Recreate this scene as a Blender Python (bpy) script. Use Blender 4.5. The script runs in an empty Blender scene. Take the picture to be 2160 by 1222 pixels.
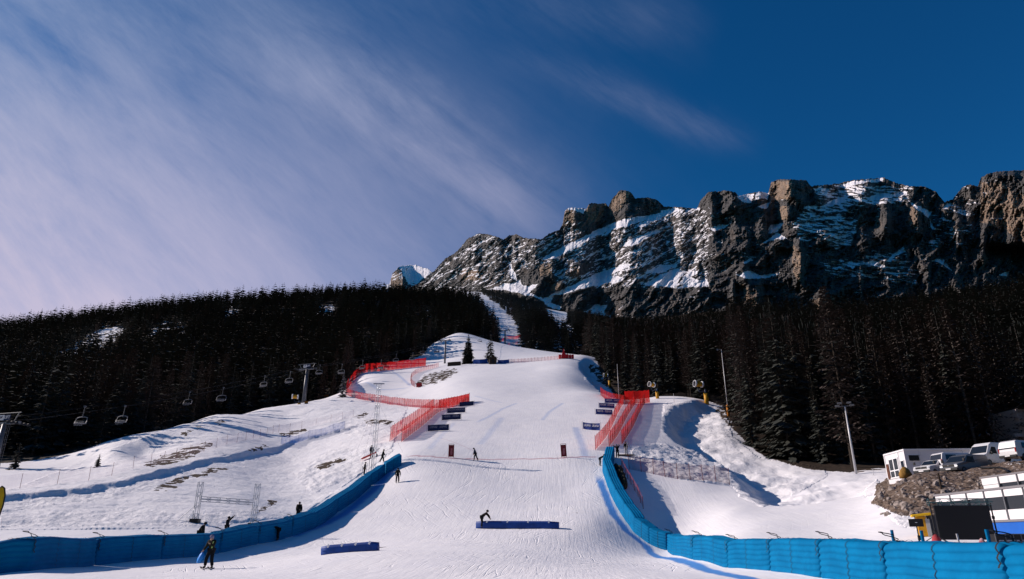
import bpy, bmesh, math, random
import numpy as np
from mathutils import Vector, Matrix, Euler
R = math.radians
random.seed(7); rng = np.random.default_rng(7)
scene = bpy.context.scene
COL = scene.collection

# ------------------------------------------------------------------ camera
F = 1440.0; CX, CY = 1080.0, 611.0           # focal length and centre, in photo pixels
PITCH = math.atan((1143 - 611) / F)
SP, CP = math.sin(PITCH), math.cos(PITCH)
cam_d = bpy.data.cameras.new('camera'); cam = bpy.data.objects.new('camera', cam_d); COL.objects.link(cam)
cam_d.sensor_width = 36; cam_d.lens = 36 * F / 2160; cam_d.clip_start = .5; cam_d.clip_end = 9000
cam.location = (0, 0, 0); cam.rotation_euler = (math.pi / 2 + PITCH, 0, 0)
scene.camera = cam

# ------------------------------------------------------------------ world, sun, exposure
SUN_EL, SUN_AHEAD = R(29), R(14)             # sun stands left of the slope, slightly ahead of the camera
sun_dir = Vector((-math.cos(SUN_AHEAD) * math.cos(SUN_EL), math.sin(SUN_AHEAD) * math.cos(SUN_EL), math.sin(SUN_EL)))
sd = bpy.data.lights.new('sun', 'SUN'); sd.energy = 5.0; sd.angle = R(.5); sd.color = (1, .87, .79)
sun = bpy.data.objects.new('sun', sd); COL.objects.link(sun)
sun.rotation_euler = (-sun_dir).to_track_quat('-Z', 'Y').to_euler(); sun.location = (-60, 20, 60)
vs = scene.view_settings
scene.display_settings.display_device = 'sRGB'
vs.view_transform = 'Standard'; vs.look = 'None'; vs.gamma = 1; vs.use_curve_mapping = False; vs.exposure = .05
scene.cycles.max_bounces = 6; scene.cycles.diffuse_bounces = 2; scene.cycles.glossy_bounces = 2
scene.cycles.transparent_max_bounces = 24; scene.cycles.use_denoising = True
try:
    scene.cycles.denoiser = 'OPENIMAGEDENOISE'; scene.cycles.denoising_input_passes = 'RGB_ALBEDO_NORMAL'; scene.cycles.denoising_prefilter = 'ACCURATE'
except Exception: pass


class NT:
    """small wrapper that wires shader nodes"""
    def __init__(s, tree): s.t = tree; s.n = tree.nodes; s.l = tree.links
    def node(s, typ, **kw):
        n = s.n.new(typ)
        for k, v in kw.items(): setattr(n, k, v)
        return n
    def put(s, sock, v):
        if isinstance(v, bpy.types.NodeSocket): s.l.new(v, sock)
        elif v is not None:
            try: sock.default_value = v
            except Exception: sock.default_value = (*v, 1)
    def m(s, op, a, b=None, c=None, clamp=False):
        n = s.node('ShaderNodeMath', operation=op); n.use_clamp = clamp
        for i, v in enumerate((a, b, c)): s.put(n.inputs[i], v)
        return n.outputs[0]
    def mix(s, f, a, b, mode='MIX'):
        n = s.node('ShaderNodeMix', data_type='RGBA', blend_type=mode)
        s.put(n.inputs[0], f); s.put(n.inputs[6], a); s.put(n.inputs[7], b)
        return n.outputs[2]
    def noise(s, vec, scale, detail=4, rough=.55, dist=0):
        n = s.node('ShaderNodeTexNoise'); s.put(n.inputs['Vector'], vec)
        n.inputs['Scale'].default_value = scale; n.inputs['Detail'].default_value = detail
        n.inputs['Roughness'].default_value = rough; n.inputs['Distortion'].default_value = dist
        return n.outputs[0]
    def ss(s, v, a, b):
        n = s.node('ShaderNodeMapRange', interpolation_type='SMOOTHSTEP')
        s.put(n.inputs[0], v); n.inputs[1].default_value = a; n.inputs[2].default_value = b
        return n.outputs[0]
    def mapping(s, vec, scale=(1, 1, 1), rot=(0, 0, 0)):
        if any(rot):
            n = s.node('ShaderNodeMapping'); s.put(n.inputs[0], vec); n.inputs['Rotation'].default_value = rot; vec = n.outputs[0]
        n = s.node('ShaderNodeMapping'); s.put(n.inputs[0], vec); n.inputs['Scale'].default_value = scale
        return n.outputs[0]


world = bpy.data.worlds.new('World'); scene.world = world; world.use_nodes = True
w = NT(world.node_tree); w.n.clear()
sky = w.node('ShaderNodeTexSky', sky_type='NISHITA'); sky.sun_disc = False
sky.sun_elevation = SUN_EL; sky.sun_rotation = math.atan2(sun_dir.x, sun_dir.y)
sky.altitude = 1700; sky.air_density = 1.0; sky.dust_density = .35; sky.ozone_density = 2.2
hs = w.node('ShaderNodeHueSaturation'); hs.inputs['Saturation'].default_value = 1.25; hs.inputs['Value'].default_value = 1
w.put(hs.inputs['Color'], sky.outputs[0])
tc = w.node('ShaderNodeTexCoord'); sep = w.node('ShaderNodeSeparateXYZ'); w.put(sep.inputs[0], tc.outputs['Generated'])
dx, dy, dz = sep.outputs
yy = w.m('MAXIMUM', dy, .08)
u = w.m('DIVIDE', dx, yy); v = w.m('DIVIDE', dz, yy)       # direction of the sky above the slope
cmb = w.node('ShaderNodeCombineXYZ'); w.put(cmb.inputs[0], u); w.put(cmb.inputs[1], v)


def band(u0, v0, u1, v1, wid, soft=.5):
    """a cirrus streak lying along a line of directions"""
    L = math.hypot(u1 - u0, v1 - v0); cx, sx = (u1 - u0) / L, (v1 - v0) / L
    a = w.m('ADD', w.m('MULTIPLY', w.m('SUBTRACT', u, u0), cx), w.m('MULTIPLY', w.m('SUBTRACT', v, v0), sx))
    b = w.m('ADD', w.m('MULTIPLY', w.m('SUBTRACT', u, u0), -sx), w.m('MULTIPLY', w.m('SUBTRACT', v, v0), cx))
    b = w.m('ADD', b, w.m('MULTIPLY', w.m('SUBTRACT', wob, .5), wid * 2.4))
    across = w.m('POWER', 2.718, w.m('MULTIPLY', w.m('POWER', w.m('ABSOLUTE', w.m('DIVIDE', b, wid)), 2.0), -1))
    along = w.m('MULTIPLY', w.ss(a, -soft * L, .35 * L), w.m('SUBTRACT', 1, w.ss(a, .75 * L, L * 1.12)))
    return w.m('MULTIPLY', across, along)


wob = w.noise(cmb.outputs[0], 3.0, 5, .6)
st = w.mapping(cmb.outputs[0], (1.0, 4.6, 1), (0, 0, R(40)))
streak = w.noise(st, 2.2, 8, .62, .35)
fine = w.noise(w.mapping(cmb.outputs[0], (4, 17, 1), (0, 0, R(47))), 2.5, 7, .7, .3)
puff = w.noise(cmb.outputs[0], 2.4, 7, .6, .25)
tex = w.m('ADD', w.m('ADD', w.m('MULTIPLY', streak, .55), w.m('MULTIPLY', fine, .22)), w.m('MULTIPLY', puff, .35))
hz = w.m('SUBTRACT', 1, w.ss(w.m('ADD', w.m('ADD', u, w.m('MULTIPLY', v, .42)), w.m('MULTIPLY', w.m('SUBTRACT', puff, .5), .45)), -.92, .58))
veil = w.m('MULTIPLY', hz, w.ss(tex, .18, .84))
low = w.m('MULTIPLY', w.m('SUBTRACT', 1, w.ss(v, .2, .95)), w.m('SUBTRACT', 1, w.ss(u, -.65, .22)))
veil = w.m('ADD', w.m('MULTIPLY', veil, 1.0), w.m('MULTIPLY', low, .60))
veil = w.m('ADD', veil, w.m('MULTIPLY', band(-.42, .86, .09, .46, .075), w.m('MULTIPLY', w.ss(tex, .25, .8), .44)))
veil = w.m('ADD', veil, w.m('MULTIPLY', band(.07, .79, .40, .63, .035), w.m('MULTIPLY', w.ss(tex, .36, .78), .19)))
veil = w.m('ADD', veil, w.m('MULTIPLY', band(-.05, .98, .34, .86, .07), w.m('MULTIPLY', w.ss(tex, .3, .8), .17)))
veil = w.m('MULTIPLY', w.m('MULTIPLY', veil, w.ss(dy, .05, .45)), .9, clamp=True)
cloudcol = w.mix(w.ss(v, .2, 1.1), (7.4, 6.75, 8.9, 1), (4.3, 5.2, 7.6, 1))
skycol = w.mix(1.0, hs.outputs[0], (.18, .86, 1.12, 1), 'MULTIPLY')
skymix = w.mix(veil, skycol, cloudcol)
bg = w.node('ShaderNodeBackground'); w.put(bg.inputs[0], skymix); bg.inputs[1].default_value = .074
wo = w.node('ShaderNodeOutputWorld'); w.l.new(bg.outputs[0], wo.inputs[0])


# ------------------------------------------------------------------ rays: photo pixel <-> place
def fwd(py): return F * CP - (CY - np.asarray(py, float)) * SP
def ev(py): return (F * SP + (CY - np.asarray(py, float)) * CP) / fwd(py)
def az(px, py): return (np.asarray(px, float) - CX) / fwd(py)
def P(px, py, Y):
    return Vector((float(az(px, py)) * Y, Y, float(ev(py)) * Y))
def project(X, Y, Z):
    d = Y * CP + Z * SP; up = -Y * SP + Z * CP
    d = np.maximum(d, .1)
    return CX + F * X / d, CY - F * up / d


# ------------------------------------------------------------------ noise
_perm = np.random.default_rng(3).permutation(512).astype(np.int64)
_perm = np.concatenate([_perm, _perm, _perm])
_ang = np.random.default_rng(5).uniform(0, 2 * np.pi, 512)
def perlin(x, y):
    xi = np.floor(x).astype(np.int64); yi = np.floor(y).astype(np.int64)
    xf = x - xi; yf = y - yi
    def g(ix, iy, fx, fy):
        h = _ang[_perm[_perm[ix & 511] + (iy & 511)] & 511]
        return np.cos(h) * fx + np.sin(h) * fy
    uu = xf * xf * xf * (xf * (xf * 6 - 15) + 10); vv = yf * yf * yf * (yf * (yf * 6 - 15) + 10)
    a = g(xi, yi, xf, yf); b = g(xi + 1, yi, xf - 1, yf); c = g(xi, yi + 1, xf, yf - 1); d = g(xi + 1, yi + 1, xf - 1, yf - 1)
    return ((a + uu * (b - a)) + vv * ((c + uu * (d - c)) - (a + uu * (b - a)))) * 1.5
def fbm(x, y, octv=5, gain=.5, lac=2.03):
    s = 0; amp = 1; tot = 0
    for i in range(octv):
        s = s + amp * perlin(x + 17.3 * i, y - 9.1 * i); tot += amp; amp *= gain; x = x * lac; y = y * lac
    return s / tot
def ridged(x, y, octv=5, gain=.55):
    s = 0; amp = 1; tot = 0
    for i in range(octv):
        s = s + amp * (1 - np.abs(perlin(x + 31.7 * i, y + 5.3 * i))); tot += amp; amp *= gain; x = x * 2.05; y = y * 2.05
    return s / tot
def sstep(x, a, b):
    t = np.clip((x - a) / (b - a), 0, 1); return t * t * (3 - 2 * t)
def inpoly(px, py, poly):
    poly = np.asarray(poly, float); out = np.zeros(px.shape, bool)
    x0, y0 = poly.min(0); x1, y1 = poly.max(0)
    m = (px >= x0) & (px <= x1) & (py >= y0) & (py <= y1)
    if not m.any(): return out
    qx, qy = px[m], py[m]; r = np.zeros(qx.shape, bool); n = len(poly); j = n - 1
    for i in range(n):
        xi, yi = poly[i]; xj, yj = poly[j]
        if yi != yj:
            r ^= ((yi > qy) != (yj > qy)) & (qx < (xj - xi) * (qy - yi) / (yj - yi) + xi)
        j = i
    out[m] = r; return out
def segdist(X, Y, poly):
    """distance, side and position along a polyline"""
    poly = np.asarray(poly, float); best = np.full(X.shape, 1e9); side = np.zeros(X.shape); along = np.zeros(X.shape); acc = 0
    for (x0, y0), (x1, y1) in zip(poly[:-1], poly[1:]):
        ex, ey = x1 - x0, y1 - y0; L = math.hypot(ex, ey) + 1e-9
        t = np.clip(((X - x0) * ex + (Y - y0) * ey) / L ** 2, 0, 1)
        d = np.hypot(X - x0 - t * ex, Y - y0 - t * ey); m = d < best
        best = np.where(m, d, best); side = np.where(m, np.sign(ex * (Y - y0) - ey * (X - x0)), side)
        along = np.where(m, acc + t * L, along); acc += L
    return best, side, along / acc


# ------------------------------------------------------------------ shape of the land
CTRL = [  # photo x, photo y, distance ahead in metres
 # run-out and main piste
 (-500,1420,11),(0,1420,11),(1080,1420,11),(2160,1420,11),(2700,1420,11),
 (-300,1260,24),(0,1222,31),(400,1222,30),(800,1222,29),(1080,1222,28),(1400,1222,28),(1731,1222,29),(2160,1296,17),(1950,1246,23),(2500,1290,18),
 (0,1206,34),(200,1192,41),(464,1167,54),(588,1137,63),(700,1110,70),(780,1060,79),(830,1000,89),
 (738,1167,45),(1080,1165,45),(1080,1112,65),(1250,1100,67),(1080,1040,80),(900,1030,82),(1200,1040,80),
 (850,967,93),(1000,970,93),(1190,966,93),(1262,968,93),(925,912,116),(1080,910,117),(1250,912,116),
 (957,887,127),(1275,885,128),(965,873,135),(1080,873,135),(1285,873,135),(983,859,146),(1080,845,156),(1300,860,146),
 (870,858,165),(1000,835,165),(1150,830,170),(1260,830,170),(900,835,182),
 (950,810,190),(1080,800,197),(1200,800,199),(1000,785,222),(1130,780,225),(1210,775,228),
 (945,772,252),(1000,768,252),(1080,764,254),(1150,758,258),(1200,751,263),(1228,748,268),(1240,752,276),
 # right edge of the upper piste, falls away
 (1262,790,240),(1280,830,195),(1300,842,170),
 # behind the crest: upper knoll
 (945,762,268),(1080,759,266),(1200,752,274),
 (930,745,295),(965,702,322),(1010,712,320),(1060,725,318),(1120,736,316),(1190,746,315),(1240,752,315),
 (965,712,350),(1060,735,345),(1190,752,345),
 (920,730,300),(905,752,290),
 # side piste to the left
 (760,836,196),(800,846,182),(735,832,199),(745,810,215),(800,815,212),(860,815,210),(800,785,248),(860,778,256),(900,772,262),(762,788,240),
 (705,838,195),(722,828,204),
 # left snow hill, crest then gully behind it
 (640,850,188),(560,861,176),(450,877,152),(380,898,130),(300,926,112),(240,950,104),
 (640,862,215),(560,875,200),(450,895,175),(350,925,135),(720,845,222),(690,830,245),
 (700,868,160),(600,880,158),(700,900,138),(600,920,130),(760,880,148),(790,905,125),
 (500,905,128),(500,950,108),(600,965,112),(700,950,112),(788,970,98),(790,1000,92),(820,935,108),
 (400,965,100),(400,1010,86),(300,985,92),(200,1010,84),(100,1030,77),(0,1040,73),(-150,1040,70),
 (600,1020,92),(700,1010,92),(500,1030,84),(620,1070,78),(720,1050,82),(535,1090,69),(410,1102,63),(200,1105,60),(0,1110,56),(-200,1110,52),
 (464,1148,57),(200,1150,48),(0,1166,43),(-100,1230,33),(-100,1166,43),
 (300,960,108),(200,975,102),(100,990,98),(0,1000,92),(0,970,112),(100,955,125),(200,940,128),
 # left forest hillside
 (-300,960,110),(-300,820,240),(-300,740,470),(-300,715,640),(-300,712,800),
 (0,880,190),(0,800,320),(0,740,480),(0,702,640),(0,705,760),(200,880,190),(200,800,310),(200,720,480),(200,677,640),(200,685,760),
 (400,840,230),(400,760,360),(400,690,520),(400,653,660),(400,662,780),(600,815,290),(600,740,400),(600,680,540),(600,636,680),(600,644,790),
 (780,760,300),(780,700,430),(780,650,600),(800,625,720),(800,634,820),(900,735,330),(900,690,470),(900,645,660),(930,625,800),
 # upper piste and the rough ground by it
 (1075,735,372),(1075,712,410),(1060,675,540),(1030,645,690),(985,622,860),(960,618,900),(1010,618,1000),
 (1120,730,390),(1130,690,480),(1140,672,620),(1100,645,800),(1050,622,930),(1190,715,460),(1180,690,540),(1180,668,740),(1200,668,850),(1230,720,420),(1260,690,560),(1280,682,760),(1250,675,980),
 (1300,680,1000),(1100,640,1050),
 # right: shoulder, debris, lower meadow
 (1360,850,156),(1380,850,155),(1385,838,166),(1400,850,156),(1440,844,158),(1400,900,124),(1330,890,128),(1340,930,107),(1380,930,108),(1420,945,105),
 (1490,853,150),(1530,855,149),(1520,880,136),(1540,910,122),(1560,935,113),(1600,960,105),(1640,975,100),(1700,988,95),(1800,1000,90),(1850,1002,88),
 (1480,900,126),(1480,940,112),(1500,975,101),(1560,1000,93),(1620,1000,92),(1540,1030,85),(1610,1068,74),(1680,1030,81),(1740,1005,87),
 (1320,955,97),(1330,985,91),(1375,1000,88),(1464,1013,86),(1539,1022,85),(1300,1000,86),(1340,1060,77),(1400,1060,79),(1450,1090,74),(1540,1080,70),(1640,1100,62),(1760,1060,70),(1840,1030,76),
 (1405,1160,64),(1405,1118,69.5),(1457,1180,49),(1530,1196,41),(1560,1128,56),(1560,1160,46),(1700,1125,54),(1830,1090,58),(1830,1130,48),(1920,1112,47),(1940,1140,39),(2000,1140,38),(2100,1142,38),(2160,1142,37),(2160,1222,24),(2400,1150,36),
 # right dirt bank and car park
 (1845,1045,68),(1900,1088,52),(1975,1092,50),(1980,1050,58),(1925,1004,66),(2000,998,67),(2100,985,67),(2160,974,67),(2350,960,67),
 (1880,1006,80),(1930,1012,78),(2000,1006,80),(2100,1000,84),(2160,992,86),(2350,985,86),(2100,1100,46),(2160,1095,46),(2080,1060,54),(2160,1055,54),(2350,1080,48),
 # right forest hillside
 (1620,935,125),(1700,960,110),(1800,975,107),(1900,985,104),(2000,985,104),(2160,985,104),(2400,985,104),
 (1560,860,165),(1700,900,150),(1900,925,145),(2160,930,145),(2400,940,145),
 (1320,830,205),(1420,825,205),(1520,825,210),(1420,770,330),(1560,790,290),(1700,830,250),(1900,850,250),(2160,860,250),(2400,870,250),
 (1300,770,330),(1300,720,460),(1420,720,500),(1600,720,500),(1900,735,500),(2160,700,500),(2400,700,500),
 (1320,695,750),(1500,680,800),(1750,678,800),(2000,650,800),(2300,615,800),(1320,680,1050),(1500,650,1100),(1800,645,1100),(2100,610,1100),(2400,580,1100),
 (-300,712,1100),(0,705,1100),(300,680,1100),(600,650,1100),(850,620,1100),
]
_c = np.array(CTRL, float)
CA, CL, CE = az(_c[:, 0], _c[:, 1]) * 1.7, np.log(_c[:, 2]), ev(_c[:, 1])
def _phi(r2): return .5 * r2 * np.log(r2 + 1e-12)
_n = len(CA)
_A = np.zeros((_n + 3, _n + 3))
_A[:_n, :_n] = _phi((CA[:, None] - CA) ** 2 + (CL[:, None] - CL) ** 2) + np.eye(_n) * 4e-4
_A[:_n, _n] = 1; _A[:_n, _n + 1] = CA; _A[:_n, _n + 2] = CL; _A[_n:, :_n] = _A[:_n, _n:].T
_w = np.linalg.solve(_A, np.concatenate([CE, [0, 0, 0]]))
GA = np.linspace(-.98, .98, 960)
GL = np.concatenate([np.linspace(math.log(4), math.log(26), 70, endpoint=False), np.linspace(math.log(26), math.log(290), 640, endpoint=False), np.linspace(math.log(290), math.log(1150), 150)])
def base_e(a, l):
    a = a * 1.7; out = _w[_n] + _w[_n + 1] * a + _w[_n + 2] * l
    for i in range(_n): out = out + _w[i] * _phi((a - CA[i]) ** 2 + (l - CL[i]) ** 2)
    return out
_ca = np.linspace(-.98, .98, 330); _cl = np.linspace(math.log(4), math.log(1150), 420)
_ce = base_e(_ca[:, None] + 0 * _cl, _cl[None, :] + 0 * _ca[:, None])
def cubic_up(T, x, xs, axis):
    """smooth resampling of a regular table"""
    T = np.moveaxis(T, axis, 0); t = (x - xs[0]) / (xs[1] - xs[0]); i = np.clip(np.floor(t).astype(int), 1, len(xs) - 3); f = (t - i).reshape(-1, 1)
    p0, p1, p2, p3 = T[i - 1], T[i], T[i + 1], T[i + 2]
    r = p1 + .5 * f * (p2 - p0 + f * (2 * p0 - 5 * p1 + 4 * p2 - p3 + f * (3 * (p1 - p2) + p3 - p0)))
    return np.moveaxis(r, 0, axis)
E = cubic_up(cubic_up(_ce, GA, _ca, 0), GL, _cl, 1)
YY = np.exp(GL)[None, :] + 0 * E; XX = GA[:, None] * YY; ZZ = E * YY

def _lookup(T, a, l):
    fa = np.clip((a - GA[0]) / (GA[1] - GA[0]), 0, len(GA) - 1.001); ia = fa.astype(int); fa = fa - ia
    il = np.clip(np.searchsorted(GL, l) - 1, 0, len(GL) - 2); fl = np.clip((l - GL[il]) / (GL[il + 1] - GL[il]), 0, 1)
    return (T[ia, il] * (1 - fa) + T[ia + 1, il] * fa) * (1 - fl) + (T[ia, il + 1] * (1 - fa) + T[ia + 1, il + 1] * fa) * fl
def ground(x, y):
    """height of the land at a place"""
    x = np.asarray(x, float); y = np.maximum(np.asarray(y, float), 4.01)
    return _lookup(ZZ, x / y, np.log(y))
def gz(x, y): return float(ground(np.array([x]), np.array([y]))[0])
def hit(px, py, y0=12, y1=1100):
    """the place on the land that a photo pixel shows"""
    a = float(az(px, py)); e = float(ev(py))
    ls = np.linspace(math.log(y0), math.log(y1), 3000)
    g = _lookup(ZZ, a + 0 * ls, ls) / np.exp(ls)
    k = np.nonzero(g >= e)[0]
    Y = math.exp(ls[k[0]]) if len(k) else y1
    return Vector((a * Y, Y, gz(a * Y, Y)))
def hits(pts, y0=12, y1=1100): return [hit(x, y, y0, y1) for x, y in pts]

PX, PY = project(XX, YY, ZZ)
def bank(pts, h, w_up, w_dn, hi, cut=False):
    """a cut snow bank: a lip that falls steeply on one side; hi = side (+1 left of the line) that stays high"""
    global ZZ
    q = [(p.x, p.y) for p in hits(pts)]
    d, s, t = segdist(XX, YY, q)
    d = np.abs(d + .7 * fbm(XX / 2.5, YY / 2.5, 4)); h = h * (1 + .35 * fbm(XX / 6, YY / 6, 3))
    fade = sstep(t, 0, .12) * (1 - sstep(t, .88, 1))
    if cut: ZZ = ZZ - h * fade * np.where(s * hi > 0, 0, sstep(d, 0, w_dn) * (1 - sstep(d, w_dn, w_up)))
    else: ZZ = ZZ + h * fade * np.where(s * hi > 0, np.exp(-(np.maximum(d, 0) / w_up) ** 2), 1 - sstep(d, 0, w_dn))
bank([(-260,1066),(-60,1062),(0,1057),(80,1052),(170,1041),(260,1023),(340,1002),(400,987),(500,963),(620,933),(740,905),(800,890)], .55, 8, 1.1, 1)
bank([(1480,842),(1450,846),(1410,858),(1393,885),(1396,912),(1425,936),(1470,956),(1505,978),(1535,1000),(1552,1025),(1572,1050),(1612,1069),(1640,1075)], 2.6, 27, 4.3, -1, True)
bank([(1236,752),(1220,765),(1222,780),(1238,800),(1262,824),(1282,838)], 2.4, 14, 3.6, -1, True)

ROUGH = [  # areas of churned snow: polygon, height of the lumps
 ([(1335,945),(1380,935),(1500,955),(1545,1000),(1545,1025),(1460,1014),(1380,1000),(1335,985)], .34),
 ([(1530,1000),(1600,965),(1740,990),(1745,1008),(1610,1070),(1560,1048)], .17),
 ([(1400,850),(1530,850),(1545,920),(1600,965),(1540,1000),(1470,940),(1400,880)], .15),
 ([(620,1000),(700,950),(800,935),(830,950),(760,1000),(660,1040)], .24),
 ([(0,1060),(170,1045),(400,990),(420,1000),(180,1062),(0,1080)], .18),
 ([(0,1085),(250,1075),(420,1085),(540,1075),(560,1095),(400,1108),(0,1112)], .16),
 ([(720,880),(800,885),(870,900),(800,925),(700,915)], .20),
 ([(1820,1040),(1850,1010),(1900,1090),(1985,1095),(1985,1125),(1900,1110)], .22),
 ([(1230,765),(1262,765),(1330,835),(1290,845),(1235,800)], .3),
 ([(1850,1060),(1850,1025),(1880,1006),(1940,1000),(2300,955),(2300,1050),(1985,1056),(1975,1092),(1900,1087)], .30),
]
def soft(poly, grow=0):
    m = inpoly(PX + 5 * fbm(XX / 4, YY / 4, 3), PY + 4 * fbm(XX / 4 + 50, YY / 4, 3), poly)
    return m.astype(float)
_hill = inpoly(PX, PY, [(-200,1060),(0,1045),(240,945),(450,872),(740,825),(860,860),(820,960),(640,1085),(420,1115),(-200,1120)]) & (YY < 205)
nz = .10 * fbm(XX / 9, YY / 9, 4) + .26 * _hill * fbm(XX / 7, YY / 9, 5) + .16 * _hill * fbm((XX + .3 * YY) / 9, (YY - .3 * XX) / 1.5, 5, .6) + .06 * _hill * ridged(XX / 1.6, YY / 1.4, 3)
nz = nz + np.where(YY > 290, 1.5 * fbm(XX / 30, YY / 30, 4), 0) * sstep(YY, 290, 420)
for poly, amp in ROUGH:
    m = soft(poly); nz = nz + m * amp * (fbm(XX / 2.6, YY / 2.6, 6, .72) * 1.5 + .5 * np.maximum(0, fbm(XX / .8, YY / .8, 2)))
nz = nz + .012 * fbm(XX / .7, YY / 2.5, 3) * (YY < 130)
ZZ = ZZ + nz
PX, PY = project(XX, YY, ZZ)

# cover of the land: r bare earth and grass, g blue tint and course dye, b stony dirt, a red line
EARTH = [
 [(876,814),(888,797),(915,786),(962,777),(964,784),(950,796),(915,809),(888,816)],
 [(300,986),(338,962),(400,941),(442,934),(447,941),(400,966),(340,981)],
 [(318,1036),(350,1016),(402,1002),(397,1013),(370,1031),(345,1034)],
 [(545,1078),(578,1052),(587,1056),(562,1076),(520,1086)],
 [(1240,772),(1252,768),(1300,800),(1335,832),(1290,826),(1258,800)],
 [(585,918),(640,905),(646,909),(600,922)],[(520,950),(560,938),(566,942),(530,955)],[(400,1000),(470,985),(480,990),(420,1008)],[(660,985),(720,965),(728,970),(680,990)],[(380,915),(420,897),(430,900),(395,918)],[(745,880),(772,868),(776,872),(760,882)],[(765,890),(790,884),(826,888),(820,893),(780,897)],[(455,893),(470,885),(478,888),(462,899)],
 [(1512,860),(1530,852),(1640,852),(1700,880),(2300,900),(2300,975),(1870,988),(1800,997),(1700,984),(1640,970),(1590,945),(1550,915),(1520,882)],
]
earth = np.zeros_like(XX)
for p in EARTH:
    earth = np.maximum(earth, inpoly(PX + 16 * fbm(XX / 2.2, YY / 5, 4), PY + 7 * fbm(XX / 2.2 + 50, YY / 2, 4), p) * (fbm(XX / 2.6 + 9, YY / 1.1, 4) > -.16))
stony = np.maximum(soft([(1838,1062),(1850,1022),(1880,1004),(1930,998),(2500,945),(2500,1056),(1990,1060),(1978,1094),(1900,1088)]), 0)
stony = np.maximum(stony, ((XX > 36) & (YY > 67) & (YY < 100) & (XX / YY > .535)).astype(float))

def stripe(pts, wid, soft_=.5, y0=12):
    q = [(p.x, p.y) for p in hits(pts, y0)]
    d, s, t = segdist(XX, YY, q); d = np.abs(d + .25 * wid * fbm(XX / 1.5, YY / 1.5, 3))
    return (1 - sstep(d, wid * soft_, wid)) * sstep(t, 0, .06) * (1 - sstep(t, .94, 1))
dye_tint = stripe([(1256,1000),(1262,1006),(1278,1046),(1295,1087),(1322,1121),(1362,1151),(1430,1181),(1530,1212),(1640,1240)], .55)
dye_tint = np.maximum(dye_tint, .9 * stripe([(838,975),(815,1004),(772,1047),(722,1087),(652,1117),(600,1135)], 1.0, .2))
for pts, wd, k in [([(1005,892),(1030,880),(1062,862),(1092,850)], .6, .28), ([(1143,888),(1158,870),(1188,850)], .6, .3), ([(1214,900),(1226,935),(1236,968)], .9, .4), ([(1010,940),(1040,905),(1060,880)], .9, .22),
                   ([(828,785),(850,800),(868,815)], .8, .4), ([(905,950),(935,915),(960,890)], .7, .2), ([(1000,835),(1040,846),(1060,850)], .6, .2), ([(740,815),(800,822),(866,817)], 1.5, .3), ([(750,790),(745,805),(748,818)], 2.5, .3)]:  # last band is a broad faint blue tint on the side piste
    dye_tint = np.maximum(dye_tint, k * stripe(pts, wd, .2))
redline = np.maximum(stripe([(850,965),(940,967),(1080,969),(1180,967),(1268,965)], .24, .6), .5 * stripe([(930,925),(1010,958)], .1))

def mesh_grid(name, X, Y, Z):
    na, nl = X.shape
    me = bpy.data.meshes.new(name)
    co = np.stack([X, Y, Z], -1).reshape(-1, 3).astype(np.float32)
    idx = np.arange(na * nl).reshape(na, nl)
    q = np.stack([idx[:-1, :-1], idx[1:, :-1], idx[1:, 1:], idx[:-1, 1:]], -1).reshape(-1, 4)
    me.vertices.add(len(co)); me.vertices.foreach_set('co', co.ravel())
    me.loops.add(q.size); me.loops.foreach_set('vertex_index', q.ravel().astype(np.int32))
    me.polygons.add(len(q)); me.polygons.foreach_set('loop_start', (np.arange(len(q)) * 4).astype(np.int32))
    me.polygons.foreach_set('use_smooth', np.ones(len(q), bool))
    me.update(calc_edges=True); me.validate()
    return me
def set_col(me, name, *ch):
    at = me.color_attributes.new(name, 'FLOAT_COLOR', 'POINT')
    a = np.ones((len(me.vertices), 4), np.float32)
    for i, c in enumerate(ch): a[:, i] = np.asarray(c, np.float32).ravel()
    at.data.foreach_set('color', a.ravel())

# ------------------------------------------------------------------ forest plan
_le = np.array([[-1.2, 84], [-.80, 90], [-.765, 96], [-.735, 106], [-.66, 112], [-.60, 114], [-.534, 130], [-.437, 182], [-.33, 216], [-.246, 224], [-.238, 262], [-.20, 272], [-.135, 292], [-.125, 306], [-.083, 346], [-.045, 352], [0, 360]])
_re = np.array([[.105, 300], [.112, 286], [.124, 272], [.158, 190], [.20, 178], [.23, 175], [.31, 162], [.325, 134], [.354, 114], [.42, 104], [.48, 99], [.55, 103], [.8, 103], [1.2, 103]])
_pl = np.array([[0, -.083], [345, -.083], [352, -.022], [372, -.018], [480, -.0256], [680, -.051], [860, -.077], [1200, -.1]])
_pr = np.array([[0, .3], [352, .3], [356, .012], [430, .013], [580, -.002], [800, -.034], [870, -.045], [1200, -.06]])
PISTE2 = [(1146,650),(1204,650),(1197,682),(1214,703),(1204,716),(1184,704),(1160,686)]
GAPS = [[(178,745),(185,705),(215,690),(262,692),(258,712),(215,742)], [(90,750),(180,716),(186,730),(100,760)], [(318,705),(322,690),(385,680),(388,700)], [(655,668),(668,650),(705,648),(705,664)], [(862,674),(866,664),(905,660),(905,674)], [(0,790),(10,778),(85,775),(85,786)], [(470,668),(480,652),(505,650),(505,664)], [(330,960),(380,935),(400,930),(300,975)]]
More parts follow.
